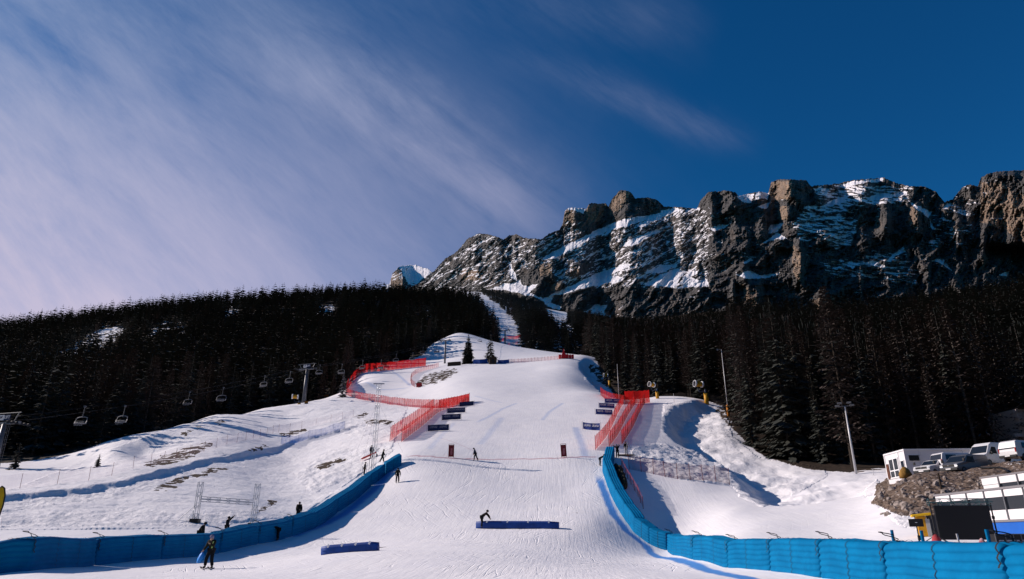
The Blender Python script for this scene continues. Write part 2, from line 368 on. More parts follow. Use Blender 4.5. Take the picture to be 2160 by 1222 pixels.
def is_forest(X, Y, px, py):
    a = X / np.maximum(Y, 1)
    L = (Y > np.interp(a, _le[:, 0], _le[:, 1])) & (a < np.interp(Y, _pl[:, 0], _pl[:, 1])) & (a < -.01)
    M = (a > np.interp(Y, _pr[:, 0], _pr[:, 1])) & (a < .115) & (Y > 348) & (Y < 980) & ~inpoly(px, py, PISTE2)
    Rr = (a >= .105) & (Y > np.interp(a, _re[:, 0], _re[:, 1]))
    g = np.zeros(X.shape, bool)
    for p in GAPS: g |= inpoly(px + 26 * fbm(X / 20, Y / 20, 3), py + 20 * fbm(X / 16 + 7, Y / 30, 3), p) & (fbm(X / 7, Y / 7, 2) > -.22)
    return (L & ~g), M, Rr
_fl, _fm, _fr = is_forest(XX, YY, PX, PY)
_sn = fbm(XX / 14, YY / 14, 4)
floor = np.where(_fl | _fr, sstep(_sn, -.75, -.5), 0)
floor = np.where(_fr & (YY > 140), sstep(_sn, -.6, -.4), floor)
floor = np.where(_fm, .75 * sstep(_sn, -.1, .2) * (1 - sstep(YY, 620, 760)), floor)
floor = np.where((_sn > .32) & ~(_fl | _fm | _fr) & (YY > 300) & (YY < 700) & (np.abs(XX / YY - .08) < .06), .6, floor)
e_all = np.maximum(earth * .78, floor)

# ------------------------------------------------------------------ materials
MATS = {}
def mat(name, col=(.5, .5, .5), rough=.6, metal=0, spec=.3, var=0, vscale=4, bump=0, bscale=20, alpha=None, col2=None, coat=0):
    if name in MATS: return MATS[name]
    m = bpy.data.materials.new(name); m.use_nodes = True; t = NT(m.node_tree); b = t.n['Principled BSDF']
    b.inputs['Roughness'].default_value = rough; b.inputs['Metallic'].default_value = metal
    b.inputs['Specular IOR Level'].default_value = spec; b.inputs['Coat Weight'].default_value = coat
    tcn = t.node('ShaderNodeTexCoord'); vec = tcn.outputs['Object']
    if var or col2:
        c2 = col2 or tuple(max(0, x * (1 - var)) for x in col)
        f = t.ss(t.noise(vec, vscale, 5, .6), .35, .65)
        t.put(b.inputs['Base Color'], t.mix(f, (*col, 1), (*c2, 1)))
    else: b.inputs['Base Color'].default_value = (*col, 1)
    if bump:
        bn = t.node('ShaderNodeBump'); bn.inputs['Strength'].default_value = bump; bn.inputs['Distance'].default_value = .05
        t.put(bn.inputs['Height'], t.noise(vec, bscale, 5, .6)); t.put(b.inputs['Normal'], bn.outputs[0])
    if alpha is not None: b.inputs['Alpha'].default_value = alpha
    MATS[name] = m; return m

def snow_mat():
    m = bpy.data.materials.new('snow_cover'); m.use_nodes = True; t = NT(m.node_tree); b = t.n['Principled BSDF']
    at = t.node('ShaderNodeVertexColor', layer_name='cover'); s = t.node('ShaderNodeSeparateColor'); t.put(s.inputs[0], at.outputs[0])
    at2 = t.node('ShaderNodeVertexColor', layer_name='cover2'); s2 = t.node('ShaderNodeSeparateColor'); t.put(s2.inputs[0], at2.outputs[0])
    g = t.node('ShaderNodeTexCoord').outputs['Object']
    n1 = t.noise(g, .35, 6, .6); n2 = t.noise(g, 2.2, 6, .65); n3 = t.noise(g, 9, 5, .7)
    snow = t.mix(t.ss(n1, .35, .7), (.88, .86, .87, 1), (.83, .815, .845, 1))
    snow = t.mix(t.m('MULTIPLY', t.ss(n3, .55, .75), .25), snow, (.74, .74, .80, 1))
    grass = t.mix(t.ss(n2, .35, .65), (.035, .024, .016, 1), (.10, .068, .044, 1))
    grass = t.mix(s2.outputs[2], grass, t.mix(t.ss(n2, .4, .6), (.030, .023, .018, 1), (.055, .040, .030, 1)))
    gf = t.ss(t.m('ADD', s.outputs[0], t.m('MULTIPLY', t.m('SUBTRACT', n2, .5), 1.9)), .44, .54)
    c = t.mix(gf, snow, grass)
    vor = t.node('ShaderNodeTexVoronoi'); t.put(vor.inputs['Vector'], g); vor.inputs['Scale'].default_value = 2.6
    vs2 = t.node('ShaderNodeSeparateColor'); t.put(vs2.inputs[0], vor.outputs['Color'])
    dirt = t.mix(t.ss(n2, .35, .66), (.085, .058, .042, 1), (.22, .165, .13, 1))
    stone = t.mix(t.m('MULTIPLY', t.ss(vs2.outputs[0], .55, .8), t.m('SUBTRACT', 1, t.ss(vor.outputs['Distance'], .22, .42))), dirt, (.42, .36, .33, 1))
    stone = t.mix(t.ss(t.noise(g, .5, 3), .55, .75), stone, (.10, .065, .045, 1))
    sf = t.ss(t.m('ADD', s.outputs[2], t.m('MULTIPLY', t.m('SUBTRACT', n2, .5), .5)), .42, .55)
    c = t.mix(sf, c, stone)
    c = t.mix(t.m('MULTIPLY', s.outputs[1], .92), c, (.02, .22, .62, 1))
    c = t.mix(t.m('MULTIPLY', s2.outputs[0], .8), c, (.45, .16, .2, 1))
    t.put(b.inputs['Base Color'], c); b.inputs['Roughness'].default_value = .75; b.inputs['Specular IOR Level'].default_value = .15
    # groomer lines and ski scratches run down the slope; off the piste the snow is lumpy
    lines = t.noise(t.mapping(g, (2.6, .12, .12), (0, 0, R(4))), 2.0, 4, .6, .4)
    scr = t.noise(t.mapping(g, (1.1, .16, .16), (0, 0, R(-28))), 2.4, 5, .7, 1.2)
    scr2 = t.noise(t.mapping(g, (1.2, .14, .14), (0, 0, R(38))), 2.2, 5, .7, 1.5)
    hgt = t.m('ADD', t.m('ADD', t.m('MULTIPLY', lines, .26), t.m('MULTIPLY', scr, .12)), t.m('ADD', t.m('MULTIPLY', scr2, .10), t.m('MULTIPLY', n3, .03)))
    off = t.m('SUBTRACT', 1, s2.outputs[1], clamp=True)
    for ang, sx, sy, sc_ in ((-24, 1, .05, 1.6), (21, 1, .045, 1.3), (3, 1, .03, 2.2)):
        nn = t.noise(t.mapping(g, (sx, sy, sy), (0, 0, R(ang))), sc_, 2, .4, .12)
        gr = t.m('SUBTRACT', 1, t.ss(t.m('ABSOLUTE', t.m('SUBTRACT', nn, .5)), .0, .022)); gr = t.m('MULTIPLY', gr, t.ss(t.noise(g, .11 + ang * .0007, 3, .6), .50, .62))
        hgt = t.m('SUBTRACT', hgt, t.m('MULTIPLY', t.m('MULTIPLY', gr, t.m('MULTIPLY', off, at2.outputs['Alpha'])), .24))
    hgt = t.m('ADD', hgt, t.m('MULTIPLY', s2.outputs[1], t.m('ADD', t.m('MULTIPLY', n2, 1.1), t.m('MULTIPLY', n3, .5))))
    hgt = t.m('ADD', hgt, t.m('MULTIPLY', sf, t.m('MULTIPLY', t.m('SUBTRACT', 1, vor.outputs['Distance']), 1.4)))
    bn = t.node('ShaderNodeBump'); bn.inputs['Strength'].default_value = .55; bn.inputs['Distance'].default_value = .22
    t.put(bn.inputs['Height'], hgt); t.put(b.inputs['Normal'], bn.outputs[0])
    return m

lumpy = np.clip(_hill * .7, 0, 1)
for poly, amp in ROUGH: lumpy = np.maximum(lumpy, soft(poly))
lumpy = np.maximum(lumpy, (YY > 290) * .5)
land = bpy.data.objects.new('snowy_ground', mesh_grid('snowy_ground', XX, YY, ZZ)); COL.objects.link(land); land['kind'] = 'structure'
set_col(land.data, 'cover', e_all, dye_tint, stony); set_col(land.data, 'cover2', redline, lumpy, np.clip(floor, 0, 1), .15 + .85 * soft([(850,960),(1268,960),(1290,1080),(1400,1165),(1700,1300),(0,1300),(400,1180),(700,1100)]))
SNOW = snow_mat(); land.data.materials.append(SNOW)
# added unseen ground behind and beside the camera, dark to cut bounce light
vm = bpy.data.meshes.new('unseen_dark_ground')
vm.from_pydata([(-1500, -1500, -30), (1500, -1500, -30), (1500, 4.5, -1.7), (-1500, 4.5, -1.7), (-1500, 4.5, -6), (1500, 4.5, -6)][:4], [], [(0, 1, 2, 3)])
vg = bpy.data.objects.new('unseen_dark_ground', vm); COL.objects.link(vg); vg['kind'] = 'structure'; vg.location.z = -.6
vm.materials.append(mat('bounce_cutting_brown', (.16, .14, .12), .9, var=.5, vscale=.02))
# added unseen hills behind the camera, dark to hold back low sky light
_th = np.linspace(R(184), R(356), 60); _rd = np.array([500, 800, 1150, 1300])
_hh = np.array([-30, 60, 330, 40])[None, :] * (1 + .35 * fbm(_th * 4, _th * 0, 4)[:, None])
vh = bpy.data.objects.new('valley_hills', mesh_grid('valley_hills', np.cos(_th)[:, None] * _rd, np.sin(_th)[:, None] * _rd, _hh)); COL.objects.link(vh); vh['kind'] = 'structure'
vh.data.materials.append(mat('light_blocking_dark', (.045, .048, .040), .95, var=.5, vscale=.03))

# ------------------------------------------------------------------ mountains
SKY = [(700,640),(780,622),(840,622),(870,604),(900,590),(915,572),(940,545),(965,530),(985,505),(1010,492),(1035,495),(1062,505),(1075,497),(1090,494),(1105,502),(1140,505),(1165,490),(1180,485),(1187,472),(1191,446),(1196,440),(1210,438),(1237,441),(1241,432),(1247,429),(1278,429),(1283,437),(1289,424),(1295,415),(1310,400),(1330,405),(1340,419),(1362,416),(1385,421),(1402,436),(1440,437),(1470,441),(1478,422),(1495,405),(1530,402),(1550,405),(1558,414),(1590,406),(1605,404),(1620,409),(1626,386),(1640,378),(1700,380),(1712,393),(1765,388),(1800,380),(1865,375),(1890,386),(1920,393),(1950,393),(1975,405),(1993,427),(2010,420),(2030,395),(2045,389),(2062,394),(2070,374),(2090,364),(2130,360),(2165,359),(2230,372),(2300,360),(2400,400),(2550,440)]
def z1(pts): return [(780 + .3241 * x, 380 + .3241 * y) for x, y in pts]
def z2(pts): return [(1440 + x / 3, 340 + y / 3) for x, y in pts]
FIELDS = [
 z1([(1130,505),(1250,435),(1500,315),(1640,255),(1800,228),(1865,222),(1850,248),(1700,292),(1540,335),(1400,405),(1200,512),(1140,522)]),
 z1([(1740,305),(1900,200),(2000,178),(2010,195),(1900,250),(1780,305)]), z1([(1640,430),(1740,370),(1880,315),(1890,335),(1760,400),(1720,430)]),
 z1([(1180,745),(1300,690),(1500,600),(1680,540),(1695,555),(1560,620),(1660,630),(1640,660),(1400,702),(1230,752)]),
 z1([(745,718),(870,678),(980,655),(1000,692),(1095,675),(1040,732),(1130,775),(1200,735),(1180,795),(1250,830),(1230,852),(1150,815),(1100,770),(1000,742),(860,712)]),
 z1([(1780,682),(1900,610),(2000,575),(2070,600),(2010,640),(1985,702),(1870,692)]), z1([(1790,600),(1900,555),(2000,540),(2005,565),(1880,610)]),
 z1([(1990,705),(2100,660),(2200,645),(2200,690)]), z1([(1390,860),(1480,808),(1545,812),(1530,860),(1660,960),(1560,935),(1470,905)]),
 z1([(900,520),(915,640),(960,655),(925,560)]), z1([(1270,190),(1300,178),(1410,190),(1400,215),(1330,200)]),
 z2([(975,152),(1050,130),(1150,120),(1275,104),(1265,130),(1100,146),(1000,162)]), z2([(875,292),(960,238),(1065,215),(1000,270),(905,292)]),
 z2([(340,222),(450,208),(430,262),(378,256)]), z2([(470,192),(545,200),(540,240),(450,240)]), z2([(470,292),(575,252),(525,302)]), z2([(1160,242),(1240,200),(1330,208),(1420,188),(1415,212),(1260,242),(1200,257)]),
 z2([(1420,250),(1480,280),(1585,318),(1555,357),(1490,312)]), z2([(1560,360),(1600,430),(1580,440)]), z2([(1635,305),(1680,258),(1705,258),(1670,308)]), z2([(548,402),(645,393),(590,452),(540,455)]),
 z2([(508,522),(600,448),(665,492),(560,502)]), z2([(338,712),(430,690),(480,720),(625,708),(520,742),(400,745)]), z2([(380,645),(430,615),(455,625),(400,645)]), z2([(0,745),(50,688),(95,700),(60,730),(125,770),(0,802)]),
 z2([(1290,632),(1330,590),(1400,535),(1408,575),(1350,602),(1310,642)]), z2([(1570,632),(1640,652),(1700,692),(1650,615)]), z2([(2000,722),(2070,690),(2055,732)]), z2([(2110,915),(2165,790),(2175,915)]), z2([(1000,650),(1095,660),(1080,676)]), z2([(1170,640),(1230,645),(1290,672),(1250,675)]),
 z2([(60,300),(110,292),(105,318)]), z2([(160,430),(240,400),(290,405),(200,445)]),
]
OCHRE = [z1([(1105,545),(1180,545),(1185,620),(1110,625)]), z1([(1300,560),(1370,570),(1365,645),(1305,640)]), z1([(1175,672),(1250,680),(1240,720),(1180,722)]), z1([(1255,185),(1330,190),(1320,280),(1260,300)]), z1([(1410,160),(1545,160),(1500,260),(1410,300)]), z1([(1590,80),(1700,80),(1640,180),(1560,230)]),
         z2([(1890,140),(2010,130),(2200,250),(2200,520),(2060,450),(1880,380)]), z2([(555,125),(690,130),(690,245),(555,245)]), z2([(600,290),(665,280),(660,372),(600,372)]), z2([(690,515),(750,600),(740,800),(700,700)]), z2([(380,780),(470,830),(470,940),(400,900)]), z2([(820,880),(960,850),(960,960),(860,960)]), z1([(600,580),(740,590),(720,650),(600,650)]),
         z2([(1430,280),(1500,300),(1480,420),(1430,400)])]
DUST = [(z1([(290,720),(480,500),(700,350),(880,380),(1100,380),(1200,330),(1280,300),(1400,330),(1180,520),(900,660),(700,720)]), .52), (z1([(1100,520),(1500,320),(1900,240),(2160,200),(2200,700),(1300,700)]), .56), (z1([(1250,180),(1420,190),(1420,300),(1240,320)]), .45), (z1([(2000,180),(2200,200),(2200,640),(1900,560)]), .55),
        (z2([(700,400),(760,300),(880,230),(1040,250),(1110,380),(1080,520),(960,560),(860,480),(760,520)]), .62), (z2([(820,160),(1000,150),(1450,160),(1420,260),(880,300)]), .62), (z2([(0,300),(120,250),(400,400),(560,560),(350,760),(0,800)]), .42), (z2([(900,640),(1400,560),(1500,780),(900,720)]), .54), (z2([(1700,200),(1900,250),(1750,600),(1560,520)]), .5), (z1([(1300,760),(2200,720),(2200,900),(1300,880)]), .34)]
SPURS = [  # left, right, top, bottom, how far the face swings towards the camera (m)
 (1140,1162,545,590,26),(1202,1222,555,585,24),(1162,1182,592,622,20),(1186,1210,436,480,22),(1237,1262,428,478,22),(1288,1318,402,468,24),(1625,1668,378,424,38),(1670,1690,380,432,14),(1640,1660,432,466,18),
 (2062,2170,366,520,95),(1670,1688,505,610,22),(1566,1596,598,660,26),(1714,1738,560,660,22),(1915,1935,430,500,20),(1995,2020,440,520,24),(1475,1500,405,480,22),(1540,1572,480,600,32),(1445,1470,560,640,20),(972,1000,500,560,20),(1065,1085,500,570,24),(975,1010,560,590,12),(1845,1870,420,500,30),(2060,2075,470,560,16),(1530,1545,590,660,20),(1800,1815,560,640,16),(1940,1958,560,640,18)]
def mountain(name, sky, px0, px1, base, ncol, nrow, ybase, seed, fields, ochre, dust, spurs, depth=1.0):
    pc = np.linspace(px0, px1, ncol); s_ = np.array(sky, float)
    top = np.interp(pc, s_[:, 0], s_[:, 1]) + 3.6 * fbm(pc / 12 + seed, pc * 0, 6, .7) + 3.4 * (ridged(pc / 7 + seed, pc * 0 + 3, 3) - .7)
    tt = np.linspace(0, 1, nrow)
    QY = base + (top[:, None] - base) * tt[None, :]; QX = pc[:, None] + 0 * QY
    wx = QX + 6 * fbm(QX / 18, QY / 18, 5, .6); wy = QY + 5 * fbm(QX / 16 + 9, QY / 14, 5, .6)
    snow = np.zeros_like(QX)
    for f in fields: snow = np.maximum(snow, inpoly(wx, wy, f))
    dens = np.full_like(QX, .28)
    for p, d in dust: dens = np.where(inpoly(wx + 9 * fbm(QX / 30, QY / 30, 3), wy, p), np.maximum(dens, d), dens)
    def dipped(d): return QX * math.cos(d) - QY * math.sin(d), QX * math.sin(d) + QY * math.cos(d)
    along, acr = dipped(R(29)); al2, ac2 = dipped(R(-6)); wgt = sstep(QX + 40 * fbm(QX / 60, QY / 60, 2), 1480, 1660)
    st = fbm(along / 11 + seed, acr / 2.5, 5, .65) * (1 - wgt) + fbm(al2 / 20 + seed, ac2 / 3.0, 5, .62) * wgt
    st2 = fbm(along / 60 + seed, acr / 9, 3) * (1 - wgt) + fbm(al2 / 60 + seed, ac2 / 9, 3) * wgt
    dust_ = sstep(st * .85 + st2 * .45 + (dens - .5) * 1.25, .10, .22)
    field_edge = sstep(fbm(along / 12, acr / 5, 4), -.55, -.35)
    S = np.clip(np.maximum(snow * field_edge, dust_ * .9), 0, 1)
    e = ev(QY); de = np.diff(e, axis=1)
    soften = S.copy()
    for _ in range(2): soften[:, 1:-1] = (soften[:, :-2] + soften[:, 1:-1] + soften[:, 2:]) / 3
    tan = 2.15 - 1.42 * soften[:, 1:]; tan = np.maximum(tan, e[:, 1:] + .2)
    y0 = np.interp(pc, [p for p, _ in ybase], [d for _, d in ybase])
    Y = np.zeros_like(QX); Y[:, 0] = y0
    for j in range(1, nrow): Y[:, j] = Y[:, j - 1] * (1 + de[:, j - 1] / (tan[:, j - 1] - e[:, j]))
    Y = y0[:, None] + (Y - y0[:, None]) * depth
    k = np.exp(-np.linspace(-2, 2, 41) ** 2); k /= k.sum()
    Yp = np.pad(Y, ((20, 20), (0, 0)), mode='edge'); Y = sum(k[i] * Yp[i:i + ncol] for i in range(41))
    # buttresses, ribs, gullies
    wX = QX + 14 * fbm(QX / 60 + seed, QY / 60, 3)
    ampl = np.interp(pc, [900, 1450, 1700], [58, 72, 98])[:, None]
    Y = Y - ampl * (ridged((wX + np.interp(pc, [1500, 1900], [.75, .4])[:, None] * QY) / 84 + seed, (QY - .3 * QX) / 190, 5, .58) - .62) - (.26 * ampl) * (ridged((wX + .55 * QY) / 33 + seed * 2, (QY - .4 * QX) / 70, 4, .55) - .6) * (1 - .8 * soften)
    Y = Y - 9 * (ridged(along / 11, acr / 3.6 + seed, 5, .62) - .6) * (1 - .85 * soften) - .085 * ampl * (ridged(QX / 5, QY / 26 + seed, 3, .6) - .6) * (1 - soften) - 5 * fbm(al2 / 10, QY / 2.4, 4) * (1 - .7 * soften)
    for xl, xr, yt, yb, A in spurs:
        wv = wX * .35 + QX * .65
        f = np.clip((wv - xl) / (xr - xl), 0, 1) * (1 - sstep(wv, xr, xr + .55 * (xr - xl))) * sstep(QY, yt - 8, yt + 4) * (1 - sstep(QY, yb - 12, yb + 8))
        Y = Y - A * f
    a = az(QX, QY); X = a * Y; Z = e * Y
    # the far side, hidden behind the skyline
    X = np.concatenate([X, X[:, -1:] * 1.12, X[:, -1:] * 1.3], 1); Yn = np.concatenate([Y, Y[:, -1:] * 1.12 + 30, Y[:, -1:] * 1.3 + 60], 1); Z = np.concatenate([Z, Z[:, -1:] - 25, Z[:, -1:] * .3], 1)
    ob = bpy.data.objects.new(name, mesh_grid(name, X, Yn, Z)); COL.objects.link(ob); ob['kind'] = 'structure'
    och = np.zeros_like(QX)
    for p in ochre: och = np.maximum(och, inpoly(wx, wy, p))
    och = np.clip(och * (.75 + .5 * fbm(QX / 6, QY / 16, 3)) + .16 * sstep(fbm(QX / 30 + 4, QY / 45, 3), .1, .4), 0, 1)
    pad = lambda T: np.concatenate([T, T[:, -1:], T[:, -1:]], 1)
    set_col(ob.data, 'cover', pad(S), pad(och), pad(np.clip(.5 + .5 * st, 0, 1)))
    ob.data.materials.append(ROCK); return ob
def rock_mat():
    m = bpy.data.materials.new('cliff_rock'); m.use_nodes = True; t = NT(m.node_tree); b = t.n['Principled BSDF']
    at = t.node('ShaderNodeVertexColor', layer_name='cover'); s = t.node('ShaderNodeSeparateColor'); t.put(s.inputs[0], at.outputs[0])
    g = t.node('ShaderNodeTexCoord').outputs['Object']
    n1 = t.noise(g, .022, 7, .65); n2 = t.noise(t.mapping(g, (1, 1, .28)), .09, 7, .68, .3); n3 = t.noise(g, .22, 7, .72)
    rock = t.mix(t.ss(n2, .32, .68), (.040, .038, .040, 1), (.125, .117, .116, 1))
    rock = t.mix(t.ss(n1, .55, .75), rock, (.13, .114, .105, 1))
    och = t.mix(t.ss(n2, .3, .62), (.20, .135, .10, 1), (.42, .29, .20, 1))
    rock = t.mix(t.m('MULTIPLY', s.outputs[1], t.ss(n3, .3, .6)), rock, och)
    sf = t.ss(t.m('ADD', s.outputs[0], t.m('MULTIPLY', t.m('SUBTRACT', n3, .5), .75)), .46, .56)
    c = t.mix(sf, rock, (.82, .79, .83, 1))
    t.put(b.inputs['Base Color'], c); b.inputs['Roughness'].default_value = .85; b.inputs['Specular IOR Level'].default_value = .1
    bn = t.node('ShaderNodeBump'); bn.inputs['Strength'].default_value = .9; bn.inputs['Distance'].default_value = 6
    t.put(bn.inputs['Height'], t.m('ADD', t.m('MULTIPLY', n2, 1.0), t.m('MULTIPLY', n3, .45))); t.put(b.inputs['Normal'], bn.outputs[0])
    return m
ROCK = rock_mat()
mountain('rock_mountain', SKY, 700, 2500, 720, 1500, 380, [(700, 1700), (900, 1500), (1100, 1150), (1300, 1080), (1600, 980), (2160, 920), (2500, 900)], 3.1, FIELDS, OCHRE, DUST, SPURS)
FSKY = [(770,640),(795,618),(806,606),(822,598),(828,578),(838,566),(846,561),(878,559),(904,568),(930,590),(990,620)]
mountain('far_peak', FSKY, 770, 990, 660, 190, 70, [(770, 2300), (990, 2300)], 8.3,
         [[(842,566),(850,558),(880,556),(915,570),(890,592),(868,610),(862,596)], [(812,602),(824,592),(824,606),(814,610)]], [[(825,570),(850,580),(846,640),(825,640)]], [([(800,560),(940,560),(940,640),(800,640)], .5)], [(826, 850, 566, 630, 55)])

# ------------------------------------------------------------------ small geometry kit
class MB:
    """collects shapes and links them as one mesh"""
    def __init__(s): s.v = []; s.f = []; s.fm = []; s.mi = 0
    def face(s, pts):
        i = len(s.v); s.v += [tuple(p) for p in pts]; s.f.append(tuple(range(i, i + len(pts)))); s.fm.append(s.mi)
    def add(s, v, f, M=None):
        i = len(s.v); s.v += [tuple(M @ Vector(p)) if M else tuple(p) for p in v]
        s.f += [tuple(i + k for k in q) for q in f]; s.fm += [s.mi] * len(f); return s
    def box(s, c, d, M=None):
        x, y, z = c; a, b, h = d[0] / 2, d[1] / 2, d[2] / 2
        v = [(x + i * a, y + j * b, z + k * h) for k in (-1, 1) for j in (-1, 1) for i in (-1, 1)]
        return s.add(v, [(0, 2, 3, 1), (4, 5, 7, 6), (0, 1, 5, 4), (2, 6, 7, 3), (0, 4, 6, 2), (1, 3, 7, 5)], M)
    def tube(s, p, q, r0, r1=None, n=8, M=None, caps=True):
        p = Vector(p); q = Vector(q); r1 = r0 if r1 is None else r1
        d = (q - p).normalized(); a = d.orthogonal().normalized(); b = d.cross(a)
        v = []
        for c, r in ((p, r0), (q, r1)):
            v += [c + r * (math.cos(k * 2 * math.pi / n) * a + math.sin(k * 2 * math.pi / n) * b) for k in range(n)]
        f = [(k, (k + 1) % n, n + (k + 1) % n, n + k) for k in range(n)]
        if caps: f += [tuple(range(n - 1, -1, -1)), tuple(range(n, 2 * n))]
        return s.add(v, f, M)
    def path(s, pts, r, n=6, M=None):
        for p, q in zip(pts[:-1], pts[1:]): s.tube(p, q, r, r, n, M)
        return s
    def prism(s, poly, x0, x1, M=None):
        """outline in (y, z) drawn through from x0 to x1"""
        n = len(poly); v = [(x0, y, z) for y, z in poly] + [(x1, y, z) for y, z in poly]
        f = [(k, (k + 1) % n, n + (k + 1) % n, n + k) for k in range(n)] + [tuple(range(n - 1, -1, -1)), tuple(range(n, 2 * n))]
        return s.add(v, f, M)
    def loft(s, rings, closed=True, caps=True):
        n = len(rings[0]); i = len(s.v)
        for r in rings: s.v += [tuple(p) for p in r]
        for a in range(len(rings) - 1):
            for k in range(n if closed else n - 1):
                s.f.append((i + a * n + k, i + a * n + (k + 1) % n, i + (a + 1) * n + (k + 1) % n, i + (a + 1) * n + k)); s.fm.append(s.mi)
        if caps and closed:
            s.f.append(tuple(i + k for k in range(n - 1, -1, -1))); s.fm.append(s.mi)
            s.f.append(tuple(i + (len(rings) - 1) * n + k for k in range(n))); s.fm.append(s.mi)
        return s
    def ball(s, c, r, seg=10, rings=7, M=None, sc=(1, 1, 1)):
        v = [(c[0], c[1], c[2] + r * sc[2])]
        for i in range(1, rings):
            t = math.pi * i / rings
            v += [(c[0] + r * sc[0] * math.sin(t) * math.cos(2 * math.pi * k / seg), c[1] + r * sc[1] * math.sin(t) * math.sin(2 * math.pi * k / seg), c[2] + r * sc[2] * math.cos(t)) for k in range(seg)]
        v.append((c[0], c[1], c[2] - r * sc[2])); f = [(0, 1 + k, 1 + (k + 1) % seg) for k in range(seg)]
        for i in range(rings - 2):
            o = 1 + i * seg; f += [(o + k, o + seg + k, o + seg + (k + 1) % seg, o + (k + 1) % seg) for k in range(seg)]
        o = 1 + (rings - 2) * seg; f += [(o + k, len(v) - 1, o + (k + 1) % seg) for k in range(seg)]
        return s.add(v, f, M)
    def mesh(s, name, mats, smooth=False):
        me = bpy.data.meshes.new(name); me.from_pydata(s.v, [], s.f)
        for m_ in (mats if isinstance(mats, (list, tuple)) else [mats]): me.materials.append(m_)
        if any(s.fm): me.polygons.foreach_set('material_index', s.fm)
        if smooth: me.polygons.foreach_set('use_smooth', [True] * len(s.f))
        me.update(); return me
    def build(s, name, mats, parent=None, smooth=False, bevel=0):
        o = bpy.data.objects.new(name, s.mesh(name, mats, smooth)); COL.objects.link(o); o.parent = parent
        if bevel:
            b = o.modifiers.new('bevel', 'BEVEL'); b.width = bevel; b.segments = 2; b.limit_method = 'ANGLE'
        return o
def tag(o, label, cat, group=None):
    o['label'] = label; o['category'] = cat
    if group: o['group'] = group
    return o
def thing(name, label, cat, loc, rz=0, group=None):
    o = bpy.data.objects.new(name, None); COL.objects.link(o); o.empty_display_size = .3
    o.location = loc; o.rotation_euler = (0, 0, rz); return tag(o, label, cat, group)
def link_copy(o, parent=None, loc=None):
    c = o.copy(); COL.objects.link(c); c.parent = parent
    if loc is not None: c.location = loc
    return c
def copy_tree(root, loc, rz=0, sc=None, label=None, group=None):
    r = root.copy(); COL.objects.link(r); r.location = loc; r.rotation_euler = (0, 0, rz)
    if sc: r.scale = (sc, sc, sc)
    if label: r['label'] = label
    if group: r['group'] = group
    for ch in list(root.children):
        c = ch.copy(); COL.objects.link(c); c.parent = r
        for gch in list(ch.children):
            d = gch.copy(); COL.objects.link(d); d.parent = c
    return r

# ------------------------------------------------------------------ trees
M_NEEDLE = mat('spruce_needles', (.062, .065, .056), .8, spec=.1, col2=(.040, .044, .039), vscale=.7)
M_LARCH = mat('bare_larch_twigs', (.098, .076, .066), .85, spec=.1, col2=(.058, .047, .043), vscale=.6)
M_BARK = mat('bark', (.055, .044, .037), .9, spec=.1, var=.5, vscale=3)
M_PALEBARK = mat('pale_bark', (.115, .098, .086), .9, spec=.1, var=.5, vscale=3)
def kite(vs_, fs_, base, tip, wid, up):
    d = tip - base; side = np.cross(d, up); side = side / (np.linalg.norm(side) + 1e-9) * wid
    m_ = base + d * .55; i = len(vs_)
    vs_ += [base, m_ + side, tip, m_ - side]; fs_.append((i, i + 1, i + 2, i + 3))
def spruce(seed, H=20., spread=.16, low=.08, whorls=30, per=7, side=True, wid=.16):
    r = np.random.default_rng(seed); V_, F_ = [], []; up = np.array([0, 0, 1.])
    for k in range(whorls):
        f = low + (1 - low) * (k / whorls) ** .92
        L = H * spread * ((1 - f) ** (.75 if side else .58) + .03) * r.uniform(.75, 1.15); z = f * H
        n = per if f < .85 else 5; off = r.uniform(0, 6.28)
        for j in range(n):
            if r.random() < .08: continue
            t = off + 6.283 * j / n + r.uniform(-.3, .3); l = L * r.uniform(.65, 1.2)
            droop = r.uniform(-.42, -.12) if f < .75 else r.uniform(-.1, .35)
            d = np.array([math.cos(t), math.sin(t), droop]); b = np.array([0, 0, z + r.uniform(-.2, .2)]); tip = b + d * l
            kite(V_, F_, b, tip, l * wid, up)
            if side:
                for q in (.35, .6, .82):
                    for sg in (-1, 1):
                        t2 = t + sg * r.uniform(.55, .95); l2 = l * (1 - q) * .62 + .1
                        b2 = b + d * l * q; kite(V_, F_, b2, b2 + np.array([math.cos(t2), math.sin(t2), droop - .25]) * l2, l2 * .3, up)
    kite(V_, F_, np.array([0, 0, H * .93]), np.array([.02, 0, H * 1.01]), .12, np.array([1., 0, 0])); kite(V_, F_, np.array([0, 0, H * .93]), np.array([0, .02, H * 1.01]), .12, np.array([0, 1., 0]))
    return V_, F_
def larch(seed, H=20.):
    r = np.random.default_rng(seed); V_, F_ = [], []; up = np.array([0, 0, 1.])
    for k in range(38):
        f = .14 + .85 * (k / 38); L = H * .175 * ((1 - f) ** .7 + .05) * r.uniform(.6, 1.2); z = f * H; off = r.uniform(0, 6.28)
        for j in range(5):
            t = off + 6.283 * j / 5 + r.uniform(-.4, .4); l = L * r.uniform(.6, 1.2); d = np.array([math.cos(t), math.sin(t), r.uniform(-.15, .35)])
            b = np.array([0, 0, z]); kite(V_, F_, b, b + d * l, .05, up)
            for q in (.3, .5, .68, .85):
                for sg in (-1, 1):
                    t2 = t + sg * r.uniform(.5, 1.1); l2 = l * (1 - q) * .6 + .25
                    b2 = b + d * l * q; kite(V_, F_, b2, b2 + np.array([math.cos(t2), math.sin(t2), r.uniform(-.5, .2)]) * l2, .19, up)
    return V_, F_
